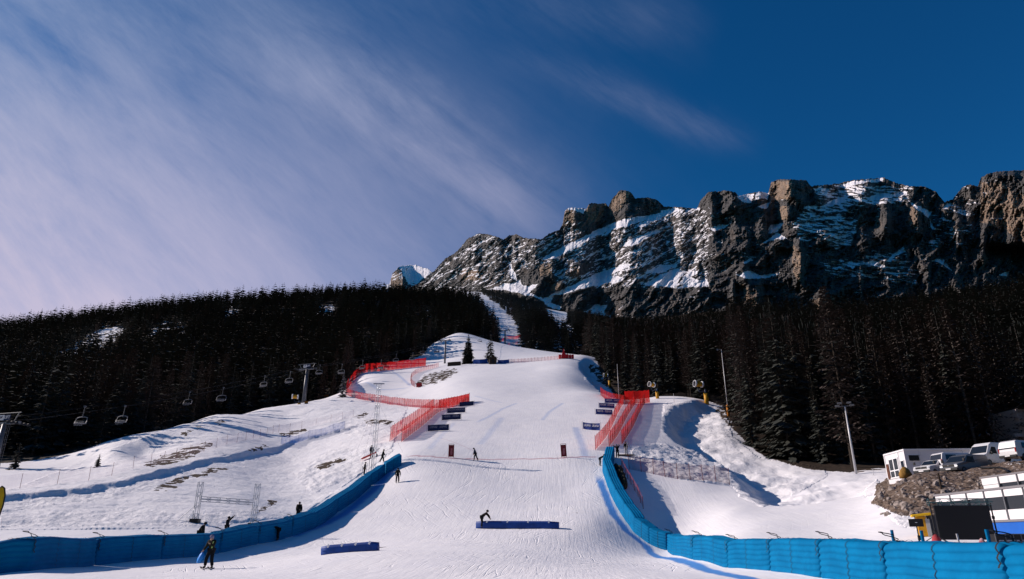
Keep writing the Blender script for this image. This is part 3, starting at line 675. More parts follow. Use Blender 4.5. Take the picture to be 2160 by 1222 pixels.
def trunk_mb(H, r0, top=.97, stubs=0, seed=0):
    m_ = MB(); r = random.Random(seed); m_.tube((0, 0, -.8), (0, 0, H * .35), r0, r0 * .72, 7, caps=False); m_.tube((0, 0, H * .35), (.05, .03, H * top), r0 * .72, .02, 7)
    for _ in range(stubs):
        z = r.uniform(.06, .35) * H; t = r.uniform(0, 6.28); L = r.uniform(.5, 1.6); m_.tube((0, 0, z), (L * math.cos(t), L * math.sin(t), z - .15 * L), .025, .008, 4)
    return m_
KINDS_ = []
for sd_, spread, low, kind in [(1, .21, .04, 's'), (2, .18, .08, 's'), (3, .24, .06, 's'), (4, .19, .12, 's'), (11, 0, 0, 'l'), (12, 0, 0, 'l'), (13, 0, 0, 'l')]:
    V_, F_ = spruce(sd_, 20, spread, low) if kind == 's' else larch(sd_)
    mb = MB(); mb.add([tuple(p) for p in V_], F_)
    KINDS_.append((kind, mb.mesh('crown', M_NEEDLE if kind == 's' else M_LARCH), trunk_mb(20, .24, stubs=14, seed=sd_).mesh('trunk', M_BARK if sd_ % 2 else M_PALEBARK)))
low_spruce = [spruce(40 + i, 20, .20 + .03 * i, .04, 9, 6, False, .36) for i in range(3)]
low_larch = [spruce(50 + i, 20, .18, .12, 11, 6, False, .24) for i in range(2)]

def sample_forest():
    out = []
    def scan(a0, a1, y0, y1, step, which, hmin, hmax, plarch, thin=None):
        y = y0
        xs = []; ys = []
        Yg = np.arange(y0, y1, step)
        for yv in Yg:
            n = max(1, int((a1 - a0) * yv / step)); x = (a0 + (a1 - a0) * (np.arange(n) + .5) / n) * yv
            xs.append(x + rng.uniform(-.45, .45, n) * step); ys.append(yv + rng.uniform(-.45, .45, n) * step)
        x = np.concatenate(xs); y = np.concatenate(ys); z = ground(x, y); px, py = project(x, y, z)
        f = is_forest(x, y, px, py)[which]
        if thin is not None: f &= rng.random(len(x)) < thin(x, y, px, py)
        h = rng.uniform(hmin, hmax, len(x)) * (1 + .12 * fbm(x / 25, y / 25, 2)); h = h * np.where(rng.random(len(x)) < .3, rng.uniform(.5, .8, len(x)), rng.uniform(.9, 1.12, len(x)))
        lar = rng.random(len(x)) < plarch
        for i in np.nonzero(f)[0]: out.append((x[i], y[i], z[i], h[i], bool(lar[i]), which))
    scan(-.95, 0, 118, 330, 5.2, 0, 13, 19, .35)
    scan(-.95, 0, 330, 560, 6.0, 0, 11.5, 16, .2, lambda x, y, px, py: np.where(fbm(x / 22, y / 22, 3) > -.5, .97, .5))
    scan(-.95, 0, 560, 790, 7.6, 0, 13, 21, .2, lambda x, y, px, py: np.where(fbm(x / 22, y / 22, 3) > -.42, .97, .4))
    scan(-.02, .12, 348, 620, 5.2, 1, 11, 17, .15, lambda x, y, px, py: np.where(y < 520, .97, .75))
    scan(-.06, .13, 620, 960, 5.6, 1, 7, 13, .0, lambda x, y, px, py: np.where(fbm(x / 34, y / 34, 3) > -.22, .9, .06))
    scan(.105, .33, 165, 480, 5.2, 2, 16, 22, .6)
    scan(.33, .98, 98, 250, 4.6, 2, 20, 27, .5)
    scan(.33, .98, 250, 560, 8, 2, 22, 30, .4)
    scan(.33, .98, 560, 1000, 14, 2, 22, 30, .3)
    scan(.105, .33, 480, 1000, 9, 2, 9, 14, .1)
    return out
FOREST = sample_forest()
FOREST = [t for t in FOREST if abs(t[0] / t[1]) < .95]
def edge_dist(t):
    a = t[0] / t[1]
    if t[5] == 0: return t[1] - np.interp(a, _le[:, 0], _le[:, 1])
    if t[5] == 2: return t[1] - np.interp(a, _re[:, 0], _re[:, 1])
    return t[1] - 348
def inframe(t): return -60 < project(t[0], t[1], t[2])[0] < 2220
score = sorted(range(len(FOREST)), key=lambda i: -(FOREST[i][3] / FOREST[i][1] * math.exp(-edge_dist(FOREST[i]) / 38) * (1 if inframe(FOREST[i]) else 0)))
front = set(score[:290])
GN = {0: ('dark conifers in the front rows of the forest left of the lift', 'dark %s in the front rows of the forest behind the chairlift'),
      1: ('dark conifers between the two upper pistes', 'dark %s in the clump between the two upper pistes'),
      2: ('dark conifers in the front rows of the forest right of the piste', 'tall dark %s in the front rows of the forest right of the piste')}
proto = {}
V_all, F_all, mi_all, off = [], [], [], 0
for i, (x, y, z, h, lar, wh) in enumerate(FOREST):
    rz = rng.uniform(0, 6.28)
    if i in front:
        k = int(rng.integers(4, 7)) if lar else int(rng.integers(0, 4)); kind, cm, tm = KINDS_[k]
        nm = 'larch_tree' if lar else 'spruce_tree'
        t_ = bpy.data.objects.new(nm, None); COL.objects.link(t_); t_.location = (x, y, z); t_.rotation_euler = (0, 0, rz)
        s_ = h / 20; w_ = s_ * (rng.uniform(.62, .92) if wh == 2 else rng.uniform(.8, 1.15)); t_.scale = (w_, w_, s_)
        tag(t_, GN[wh][1] % ('bare brown larch' if lar else 'green spruce'), 'tree', ('bare larches' if lar else 'spruces') + GN[wh][0][13:])
        for nm2, me in (('trunk', tm), ('crown', cm)):
            c = bpy.data.objects.new(nm2, me); COL.objects.link(c); c.parent = t_
        if kind not in proto: proto[kind] = t_
    else:
        hi = y < 215
        pv, pf = (low_larch if lar else low_spruce)[int(rng.integers(0, 2 if lar else 3))]
        pv = np.array(pv); s_ = h / 20; c, sn = math.cos(rz), math.sin(rz); w_ = s_ * rng.uniform(.85, 1.25)
        q = np.stack([(pv[:, 0] * c - pv[:, 1] * sn) * w_ + x, (pv[:, 0] * sn + pv[:, 1] * c) * w_ + y, pv[:, 2] * s_ + z - .2], 1)
        V_all.append(q); F_all.append(np.array(pf) + off); mi_all += [1 if lar else 0] * len(pf); off += len(q)
def big_mesh(name, V, Fq, mats, mi):
    V = np.concatenate(V).astype(np.float32); Fq = np.concatenate(Fq).astype(np.int32); me = bpy.data.meshes.new(name)
    me.vertices.add(len(V)); me.vertices.foreach_set('co', V.ravel()); me.loops.add(Fq.size); me.loops.foreach_set('vertex_index', Fq.ravel())
    me.polygons.add(len(Fq)); me.polygons.foreach_set('loop_start', (np.arange(len(Fq)) * 4).astype(np.int32)); me.polygons.foreach_set('material_index', np.array(mi, np.int32))
    for m_ in mats: me.materials.append(m_)
    me.update(calc_edges=True); return me
fo = bpy.data.objects.new('forest', big_mesh('forest', V_all, F_all, [M_NEEDLE, M_LARCH], mi_all)); COL.objects.link(fo); fo['kind'] = 'stuff'
print('forest trees', len(FOREST), 'faces', sum(len(f) for f in F_all))

# ================================================================== things on the land
ORD = ['first', 'second', 'third', 'fourth', 'fifth', 'sixth', 'seventh', 'eighth', 'ninth', 'tenth', 'eleventh', 'twelfth', 'thirteenth', 'fourteenth', 'fifteenth', 'sixteenth', 'seventeenth', 'eighteenth', 'nineteenth', 'twentieth']
M_BLUE = mat('blue_vinyl', (.001, .160, .355), .7, spec=.04, col2=(.001, .130, .30), vscale=1.2, bump=.25, bscale=5)
M_PAD = mat('blue_foam_pad', (.010, .060, .30), .6, col2=(.008, .045, .22), vscale=2)
M_DARK = mat('black_strap', (.012, .013, .018), .7)
M_STEEL = mat('galvanised_steel', (.15, .155, .17), .5, metal=.4, var=.25, vscale=2)
M_ALU = mat('aluminium_truss', (.46, .47, .50), .4, metal=.5)
M_WHITE = mat('white_paint', (.78, .77, .78), .45, var=.06, vscale=1.5)
M_BLACK = mat('black_plastic', (.012, .012, .014), .5)
M_GLASS = mat('dark_glass', (.012, .016, .022), .08, spec=.6)
M_YEL = mat('yellow_paint', (.62, .30, .012), .55, var=.25, vscale=3)
M_ORANGE = mat('orange_padding', (.55, .20, .02), .7, var=.3, vscale=3)
M_REDP = mat('red_pole', (.26, .018, .02), .55)
M_DKRED = mat('dark_red_pole', (.16, .02, .03), .55)
M_NAVY = mat('navy_banner', (.012, .026, .095), .7, var=.15, vscale=2)
M_ROYAL = mat('royal_blue_banner', (.022, .055, .26), .7, var=.15, vscale=2)
M_LETTER = mat('white_lettering', (.78, .78, .80), .7)
M_GREYLET = mat('grey_lettering', (.26, .28, .36), .7)
M_WOOD = mat('dark_timber', (.045, .030, .020), .9, var=.5, vscale=3)
def net_mat(name, col, a0, a1, sc=2.2):
    m = bpy.data.materials.new(name); m.use_nodes = True; t = NT(m.node_tree); b = t.n['Principled BSDF']
    b.inputs['Base Color'].default_value = (*col, 1); b.inputs['Roughness'].default_value = .8; b.inputs['Specular IOR Level'].default_value = .1
    g = t.node('ShaderNodeTexCoord').outputs['Object']
    f = t.ss(t.noise(t.mapping(g, (1, 1, .35)), sc, 4, .6), .3, .7)
    tl = t.node('ShaderNodeBsdfTranslucent'); tl.inputs[0].default_value = (*col, 1); tr = t.node('ShaderNodeBsdfTransparent')
    mx = t.node('ShaderNodeMixShader'); mx.inputs[0].default_value = .45; t.l.new(b.outputs[0], mx.inputs[1]); t.l.new(tl.outputs[0], mx.inputs[2])
    m2 = t.node('ShaderNodeMixShader'); t.put(m2.inputs[0], t.m('ADD', a0, t.m('MULTIPLY', f, a1 - a0))); t.l.new(tr.outputs[0], m2.inputs[1]); t.l.new(mx.outputs[0], m2.inputs[2])
    t.l.new(m2.outputs[0], t.n['Material Output'].inputs[0])
    return m
M_NETRED = net_mat('red_net', (.58, .024, .022), .42, .72)
M_NETDENSE = net_mat('dense_red_net', (.54, .014, .014), .78, .97)
M_NETPINK = net_mat('pale_red_net', (.55, .10, .10), .22, .42)
M_NETMAUVE = net_mat('thin_mauve_net', (.22, .08, .12), .30, .48)
M_NETBLUE = net_mat('blue_net', (.03, .10, .36), .28, .5)

def front(loc, px=None):
    """yaw that turns a thing built facing -y towards the camera"""
    return -math.atan2(loc[0], loc[1])
def at(px, py, y0=12, y1=1100): return hit(px, py, y0, y1)
def over(px, Y):
    """the place on the land straight below a photo column at a distance"""
    X = (px - CX) / 1450 * Y
    for _ in range(6):
        z = gz(X, Y); d = Y * CP + z * SP; X = (px - CX) * d / F
    return Vector((X, Y, gz(X, Y)))

# ------------------------------------------------------------------ blue air fences along the run-out
def fence_profile(H=1.42, W=1.15, nf=6, nt=4):
    p = []
    for i in range(nf):
        for t in (0, .2, .5, .8): p.append((-.075 * math.sin(math.pi * t) + .10 * ((i + t) / nf), (i + t) / nf * H))
    for i in range(nt):
        for t in (0, .2, .5, .8): p.append((.10 + (i + t) / nt * (W - .1), H + .055 * math.sin(math.pi * t)))
    p += [(W, H), (W + .04, H * .7), (W + .02, H * .35), (W, 0)]
    return p
PROF = fence_profile()
def fence_section(q0, q1, side, label, group, ropes):
    """q0, q1: ends of the foot of the front face; side: direction of the back"""
    mid = (q0 + q1) / 2; L = (q1 - q0).length; ex = (q1 - q0); ex.z = 0; ex.normalize()
    back = Vector((-ex.y, ex.x, 0)) * side
    root = bpy.data.objects.new('air_fence_section', None); COL.objects.link(root)
    base = Vector((mid.x, mid.y, gz(mid.x, mid.y))); root.location = base; tag(root, label, 'air fence', group)
    def ring(t, grow=0, fat=1.0):
        f = q0.lerp(q1, t); out = []
        zf = gz(f.x, f.y); bk = f + back * 1.15; zb = gz(bk.x, bk.y)
        wob = .03 * math.sin(t * 9 + base.x * 3)
        for s, z in PROF:
            cx, cz = .55, .7
            s2 = cx + (s - cx) * fat + (grow if s > cx else -grow); z2 = z if z <= 0 else cz + (z - cz) * fat + (grow if z > cz else 0)
            pt = f + back * s2; out.append(Vector((pt.x, pt.y, zf + (zb - zf) * min(1, max(0, s / 1.15)) * (.25 if side > 0 or f.y < 56 else .95) + z2 - .06 + wob)) - base)
        return out
    m_ = MB(); m_.loft([ring(t, 0, fat) for t, fat in ((.006, .86), (.02, .95), (.07, 1), (.25, 1.012), (.5, 1.0), (.75, 1.012), (.93, 1), (.98, .95), (.994, .86))])
    m_.build('air_bag', M_BLUE, root, True)
    for t in ([.5] if L < 7 else [.33, .67]):
        s_ = MB(); r0 = ring(t, .018, 1.0)[:-1]; r1 = ring(t + .035 / L, .018, 1.0)[:-1]
        s_.loft([r0, r1], closed=False, caps=False); s_.build('strap', M_DARK, root)
    if ropes:
        s_ = MB(); r0 = ring(.985, .03)[14:41]; r1 = ring(.997, .03)[14:41]; s_.loft([r0, r1], closed=False, caps=False)
        c = ring(.9)[32]
        loop = [c + Vector((.28 * math.cos(a) + .1 * math.sin(3 * a), .12 * math.sin(a), .04 + .30 * abs(math.sin(a * .5)))) for a in np.linspace(0, 6.28, 14)]
        s_.path([Vector(p) for p in loop], .016, 5); s_.build('rope', M_DARK, root)
    return root
RB = [at(1279, 963), at(1272, 977), at(1271, 994), at(1284, 1032), at(1297, 1061), at(1316, 1093), at(1338, 1124), at(1370, 1148), at(1407, 1161, 50), at(1461, 1181, 40), at(1535, 1198, 34), Vector((12.25, 35.0, 0)), Vector((12.3, 29.5, 0)), Vector((12.35, 24.5, 0)), Vector((12.3, 18.5, 0)), Vector((12.2, 13.2, 0))]
RB = [RB[0]] + RB[2:]
for i in range(len(RB) - 1):
    fence_section(RB[i], RB[i + 1], 1, '%s bright blue air fence section below the finish line in the right-hand barrier' % ORD[i], 'blue air fence sections of the right barrier', i > 5)
LBp = [(847, 983), (813, 1001), (783, 1025), (753, 1053), (713, 1080), (668, 1112), (616, 1131), (545, 1148), (464, 1167), (340, 1180), (200, 1193), (60, 1205)]
LB = [at(x, y) for x, y in LBp] + [Vector((-25.2, 32.0, 0)), Vector((-26.5, 27.0, 0))]
for i in range(len(LB) - 1):
    fence_section(LB[i], LB[i + 1], -1, '%s shaded blue air fence section below the finish line in the left-hand barrier' % ORD[i], 'blue air fence sections of the left barrier', i > 4)
# short blue stakes that stick up behind the barriers
stake_mb = MB(); stake_mb.tube((0, 0, -.3), (0, 0, 1.68), .055, .055, 8); stake_me = stake_mb.mesh('blue_stake', M_BLUE)
for k, (px, Y) in enumerate([(1826, 26.5), (1868, 24.6), (1953, 21.2), (2018, 19.2)]):
    o = bpy.data.objects.new('blue_stake', stake_me); COL.objects.link(o); X = 13.9; o.location = (X, Y, gz(X, Y))
    tag(o, '%s short blue stake from the left standing behind the right air fence' % ORD[k], 'stake', 'blue stakes behind the right air fence')
stk = MB(); stk.tube((0, 0, -.3), (0, 0, 2.2), .03, .03, 6); stk_me = stk.mesh('thin_stake', M_STEEL)
for k, (px, py, h) in enumerate([(762, 997, 1), (772, 989, 1), (777, 985, 1.1), (783, 983, 1.2)]):
    o = bpy.data.objects.new('thin_stake', stk_me); COL.objects.link(o); p = over(px, 88 + 1.4 * k); o.location = p; o.scale = (1, 1, h)
    tag(o, '%s thin grey stake from the left beside the people at the left barrier top' % ORD[k], 'stake', 'thin stakes at the left barrier')

# ------------------------------------------------------------------ nets
post_cache = {}
def net(name, label, pts, h, spacing, mat_, pm, cat='safety net', group=None, r=.034, lean=0, close=True, part_of=None, sag=.04, y0=12):
    q = hits(pts, y0) if not isinstance(pts[0], Vector) else pts
    # even spacing along the line
    acc = [0]
    for a, b in zip(q[:-1], q[1:]): acc.append(acc[-1] + (Vector((b.x, b.y)) - Vector((a.x, a.y))).length)
    n = max(2, min(98, int(acc[-1] / spacing) + 1)); st_ = np.linspace(0, acc[-1], n)
    xs = np.interp(st_, acc, [p.x for p in q]); ys = np.interp(st_, acc, [p.y for p in q])
    root = thing(name, label, cat, (xs[n // 2], ys[n // 2], gz(xs[n // 2], ys[n // 2])), 0, group); o = root.location.copy()
    key = (pm.name, r, h)
    if key not in post_cache:
        m_ = MB(); m_.tube((0, 0, -.25), (0, 0, h * 1.04), r, r * .9, 6); post_cache[key] = m_.mesh('post', pm)
    for x, y in zip(xs, ys):
        p = bpy.data.objects.new('post', post_cache[key]); COL.objects.link(p); p.parent = root
        p.location = Vector((x, y, gz(x, y))) - o; p.rotation_euler = (random.uniform(-.05, .05), random.uniform(-.05, .05), 0)
    fine = np.linspace(0, acc[-1], (n - 1) * 4 + 1); fx = np.interp(fine, st_, xs); fy = np.interp(fine, st_, ys)
    m_ = MB(); k = len(fine)
    for j, fr in enumerate((0, .5, 1)):
        for i in range(k):
            sg = (abs((i % 4) - 2) - 2) / 2 * sag * h * fr
            bul = .05 * math.sin(i * 1.7 + j) * (1 if j == 1 else .3)
            m_.v.append((fx[i] - o.x + bul * .6, fy[i] - o.y - bul, gz(fx[i], fy[i]) - o.z + .04 + (h - .05) * fr + sg))
    for j in range(2):
        for i in range(k - 1): m_.f.append((j * k + i, j * k + i + 1, (j + 1) * k + i + 1, (j + 1) * k + i)); m_.fm.append(0)
    m_.build('net_panel', mat_, root, True)
    return root
GR = 'red safety nets along the piste'
net('safety_net', 'tall dense red net curving round the far corner of the side piste', [(898, 772), (850, 778), (800, 783), (765, 789), (750, 798), (738, 814), (730, 830)], 3.3, 3.0, M_NETDENSE, M_DKRED, group=GR, r=.05)
net('safety_net', 'long red net along the lower edge of the side piste', [(729, 833), (770, 845), (815, 852), (860, 858), (905, 861), (925, 862)], 2.0, 1.25, M_NETRED, M_REDP, group=GR, y0=140)
net('safety_net', 'red net descending beside the left banners down to the finish', [(847, 933), (872, 913), (897, 894), (927, 869), (950, 861), (968, 856), (990, 850)], 2.2, 1.6, M_NETRED, M_REDP, group=GR)
net('safety_net', 'outer left red net behind the one beside the left banners', [(822, 932), (845, 914), (870, 897), (886, 885), (904, 872), (914, 864)], 2.3, 1.5, M_NETRED, M_REDP, group=GR)
net('safety_net', 'dense short red net at the top of the left banners', [(925, 862), (945, 858), (968, 854), (990, 848)], 2.0, .7, M_NETDENSE, M_REDP, group=GR)
net('safety_net', 'pale red net curving round the bare grassy bank', [(875, 817), (868, 812), (866, 804), (868, 797), (877, 789), (895, 782), (925, 774)], 1.7, 1.4, M_NETPINK, M_REDP, group=GR, y0=185)
net('safety_net', 'pale pink net along the crest right of the dark blue padding', [(1072, 766), (1110, 764), (1150, 761), (1182, 758)], 1.5, 1.2, M_NETPINK, M_REDP, group=GR, y0=235)
net('safety_net', 'bright dense red net across the top of the right net rows', [(1318, 853), (1335, 852), (1352, 852), (1371, 850)], 3.0, 1.3, M_NETDENSE, M_REDP, group=GR)
net('safety_net', 'curved red net left of the dense top net', [(1267, 834), (1276, 842), (1290, 848), (1305, 851), (1318, 853)], 2.1, 1.0, M_NETRED, M_REDP, group=GR)
net('safety_net', 'inner red net row that starts beside the right banners', [(1256, 950), (1269, 936), (1288, 906), (1300, 880), (1310, 860), (1316, 852)], 2.0, 1.5, M_NETRED, M_REDP, group=GR)
net('safety_net', 'middle red net row of the three on the right', [(1285, 944), (1302, 920), (1315, 895), (1326, 874), (1340, 853)], 2.1, 1.4, M_NETRED, M_REDP, group=GR)
net('safety_net', 'outer red net row of the three on the right', [(1312, 938), (1326, 917), (1337, 898), (1347, 875), (1360, 852)], 2.1, 1.5, M_NETRED, M_REDP, group=GR)
net('safety_net', 'thin mauve net in front of the churned snow mound', [(1327, 991), (1350, 995), (1375, 1000), (1418, 1011), (1464, 1014), (1504, 1017), (1539, 1023)], 1.9, 1.45, M_NETMAUVE, M_DKRED, group=GR)
net('safety_net', 'low red net just behind the right air fence', [(1311, 986), (1322, 1008), (1335, 1030), (1347, 1050), (1357, 1074)], 1.25, 1.8, M_NETPINK, M_DKRED, group=GR)
net('safety_net', 'far red net across the upper piste by the lift tower', [(1056, 722), (1068, 715), (1082, 716), (1098, 712)], 1.9, 3, M_NETRED, M_REDP, group=GR, y0=355)
net('safety_net', 'far short red net below the one by the upper lift tower', [(1062, 730), (1075, 729), (1092, 726)], 1.7, 3, M_NETPINK, M_REDP, group=GR, y0=350)
net('rope_fence', 'thin dark pole fence along the snow track up the left hill', [(-30, 1035), (35, 1031), (100, 1025), (170, 1016), (235, 1004), (310, 986), (360, 973), (400, 961), (440, 950), (515, 931), (590, 912), (640, 903), (700, 890), (745, 880)], 1.5, 3.2, net_mat('faint_net', (.2, .12, .22), .05, .13), M_DKRED, 'fence', r=.022, y0=60)
net('rope_fence', 'blue net fence with thin poles on the left hillside', [(592, 938), (640, 929), (685, 918), (727, 905)], 1.4, 2.2, M_NETBLUE, M_STEEL, 'fence', r=.02)

# ------------------------------------------------------------------ banners and finish markers
FONT_B = None
def lettering(txt, size, parent, loc, rot, m_, w=None, name='lettering'):
    cu = bpy.data.curves.new(name, 'FONT'); cu.body = txt; cu.size = size; cu.align_x = 'CENTER'; cu.align_y = 'CENTER'; cu.extrude = .004; cu.offset = size * .022
    tmp = bpy.data.objects.new(name, cu); me = bpy.data.meshes.new_from_object(tmp); bpy.data.objects.remove(tmp); me.materials.clear(); me.materials.append(m_)
    o = bpy.data.objects.new(name, me); COL.objects.link(o); o.parent = parent; o.location = loc; o.rotation_euler = rot
    if w: o.scale = (w, 1, 1)
    return o
def banner(label, a, b, h, gap, txt, m_, lm, group, curve=.0, under=None):
    p, q = at(*a), at(*b); q = Vector((q.x, p.y + (q.y - p.y) * .5, 0)); q.z = gz(q.x, q.y)
    c = (p + q) / 2; L = (Vector((q.x, q.y)) - Vector((p.x, p.y))).length; rz = math.atan2(q.y - p.y, q.x - p.x)
    root = thing('sponsor_banner', label, 'banner', (c.x, c.y, p.z * .5 + q.z * .5), rz, group); tilt = (q.z - p.z) / 2
    def zz(x): return tilt * x / (L / 2) + gap + curve * (abs(x / (L / 2)) ** 2 - 1)
    m = MB(); n = 8; ra = []
    for i in range(n + 1):
        x = -L / 2 + L * i / n; z = zz(x); y = .05 * math.sin(i * 1.3)
        ra.append([(x, y - .012, z), (x, y - .012, z + h), (x, y + .012, z + h), (x, y + .012, z)])
    m.loft(ra); m.build('panel', m_, root)
    for s in (-1, 1):
        m = MB(); x = s * (L / 2 + .14); m.tube((x, 0, tilt * s - .3), (x, 0, tilt * s + gap + h * 1.12), .03, .025, 6); m.build('pole', M_STEEL, root)
    for s in (-1, 1):
        x = s * L * .235; lettering(txt, h * .50, root, (x, -.07, zz(x) + h * .62), (math.pi / 2, -math.atan2(tilt, L / 2), 0), lm, min(1.25, L * .38 / (len(txt) * h * .33)))
        if under: lettering(under, h * .2, root, (x, -.07, zz(x) + h * .25), (math.pi / 2, -math.atan2(tilt, L / 2), 0), lm, 1.2)
    return root
GL_, GRR = 'banners left of the piste', 'banners right of the piste'
banner('lowest navy banner with grey lettering on the left of the piste', (902, 911), (947, 909), 1.02, .1, 'LEOPARD', M_NAVY, M_GREYLET, GL_)
banner('second navy banner up on the left, with one row of grey letters', (932, 888), (972, 886), 1.02, .12, 'ARNIKA', M_NAVY, M_GREYLET, GL_)
banner('third navy banner up on the left, with small grey marks', (943, 873), (981, 872), .98, .12, 'OOOO', M_NAVY, M_GREYLET, GL_, under='----')
banner('topmost navy banner left of the piste at the net corner', (969, 859), (999, 856), .95, .1, '-----', M_NAVY, mat('dim_lettering', (.06, .08, .16), .7), GL_)
banner('lowest royal blue banner on the right, sagging in the middle', (1230, 906), (1268, 911), 1.15, .1, 'URANA', M_ROYAL, M_LETTER, GRR, .12)
banner('second royal blue banner up on the right, with small white letters', (1257, 875), (1292, 877), 1.0, .1, 'FREEDOM', M_ROYAL, M_LETTER, GRR)
banner('third royal blue banner up on the right, with bold white letters', (1264, 861), (1296, 862), 1.0, .08, 'HOAZEN', M_ROYAL, M_LETTER, GRR)
banner('topmost royal blue banner on the right, close under the curved net', (1276, 851), (1309, 851), 1.0, .08, 'LAVAZZA', M_ROYAL, M_LETTER, GRR, under='-----')
M_MAROON = mat('maroon_panel', (.19, .018, .024), .7, var=.2, vscale=3); M_PINKLET = mat('pink_lettering', (.58, .22, .24), .7)
def finish_marker(label, px, py, w, h, tilt, word):
    p = at(px, py); root = thing('finish_marker', label, 'sign', p, front(p), 'red finish markers')
    M_ = Matrix.Rotation(tilt, 4, 'Y')
    m = MB(); m.box((0, 0, h * .5 + .05), (w, .05, h * .93)); o = m.build('panel', M_MAROON, root); o.rotation_euler = (0, tilt, 0)
    m = MB()
    for s in (-1, 1): m.tube((s * (w / 2 + .02), 0, -.2), (s * (w / 2 + .02), 0, h * 1.08), .028, .028, 6)
    m.tube((-w / 2 - .04, 0, h * 1.07), (w / 2 + .04, 0, h * 1.07), .028, .028, 6); o = m.build('frame', M_DKRED, root); o.rotation_euler = (0, tilt, 0)
    lettering(word, w * .60, root, M_ @ Vector((0, -.045, h * .47)), (math.pi / 2, -math.pi / 2 + tilt if False else -math.pi / 2, 0), M_PINKLET, .72).rotation_euler = (math.pi / 2, math.pi / 2, 0)
    return root
finish_marker('left dark red FINISH marker panel standing on the finish line', 951.5, 966, .66, 1.66, 0, 'FINISH')
finish_marker('right dark red FINISH marker panel standing on the finish line', 1190, 965.5, .66, 1.66, R(-3), 'FINISH')

# ------------------------------------------------------------------ loose foam pads on the run-out
def pad(label, a, b, h, w, n_marks, name='foam_barrier_pad'):
    p, q = at(*a), at(*b); c = (p + q) / 2; L = (q - p).length; rz = math.atan2(q.y - p.y, q.x - p.x)
    root = thing(name, label, 'barrier pad', (c.x, c.y, c.z), rz, 'loose blue foam pads on the run-out'); tl = math.atan2(q.z - p.z, (Vector((q.x, q.y)) - Vector((p.x, p.y))).length)
    M_ = Matrix.Rotation(-tl, 4, 'Y'); m = MB()
    rings = []
    for i in range(9):
        x = -L / 2 + L * i / 8; k = .9 if i in (0, 8) else 1
        rings.append([M_ @ Vector((x, y * w / 2 * k, -.04 + z * h * k)) for y, z in ((-.9, 0), (-1, .25), (-.93, .5), (-1, .75), (-.8, 1), (-.3, 1.04), (.3, 1.04), (.8, 1), (1, .5), (.9, 0))])
    m.loft(rings); m.build('foam_body', M_PAD, root, True)
    for i in range(n_marks):
        x = -L / 2 + L * (i + .55) / n_marks; m = MB(); m.box((0, 0, 0), (.13, .02, .2), M_ @ Matrix.Translation((x, -w / 2 - .012, h * .86)) @ Matrix.Rotation(.5, 4, 'Y')); m.build('white_tab', M_LETTER, root)
    return root
pad('long blue foam pad with white tabs under the bending worker', (1005, 1114), (1179, 1115), .62, .6, 4)
pad('shorter dark blue foam pad lying alone on the lower run-out', (681, 1171), (797, 1162), .60, .7, 4)
tow = MB(); tow.path([Vector((-.0, 0, .03)), Vector((.5, .3, .05)), Vector((1.1, .55, .03))], .02, 5); o = tow.build('tow_rope', M_DARK); p = at(800, 1156); o.location = p; tag(o, 'thin dark tow rope lying beside the shorter foam pad', 'rope')
hk = MB(); hk.path([Vector((0, 0, .03)), Vector((.25, .5, .04)), Vector((.3, 1.0, .06))], .03, 5); hk.path([Vector((.05, 1.05, .06)), Vector((.5, .95, .06))], .03, 5); o = hk.build('snow_rake', M_DARK); p = at(1216, 1083); o.location = p; tag(o, 'small dark rake lying on the snow right of the long pad', 'rake')

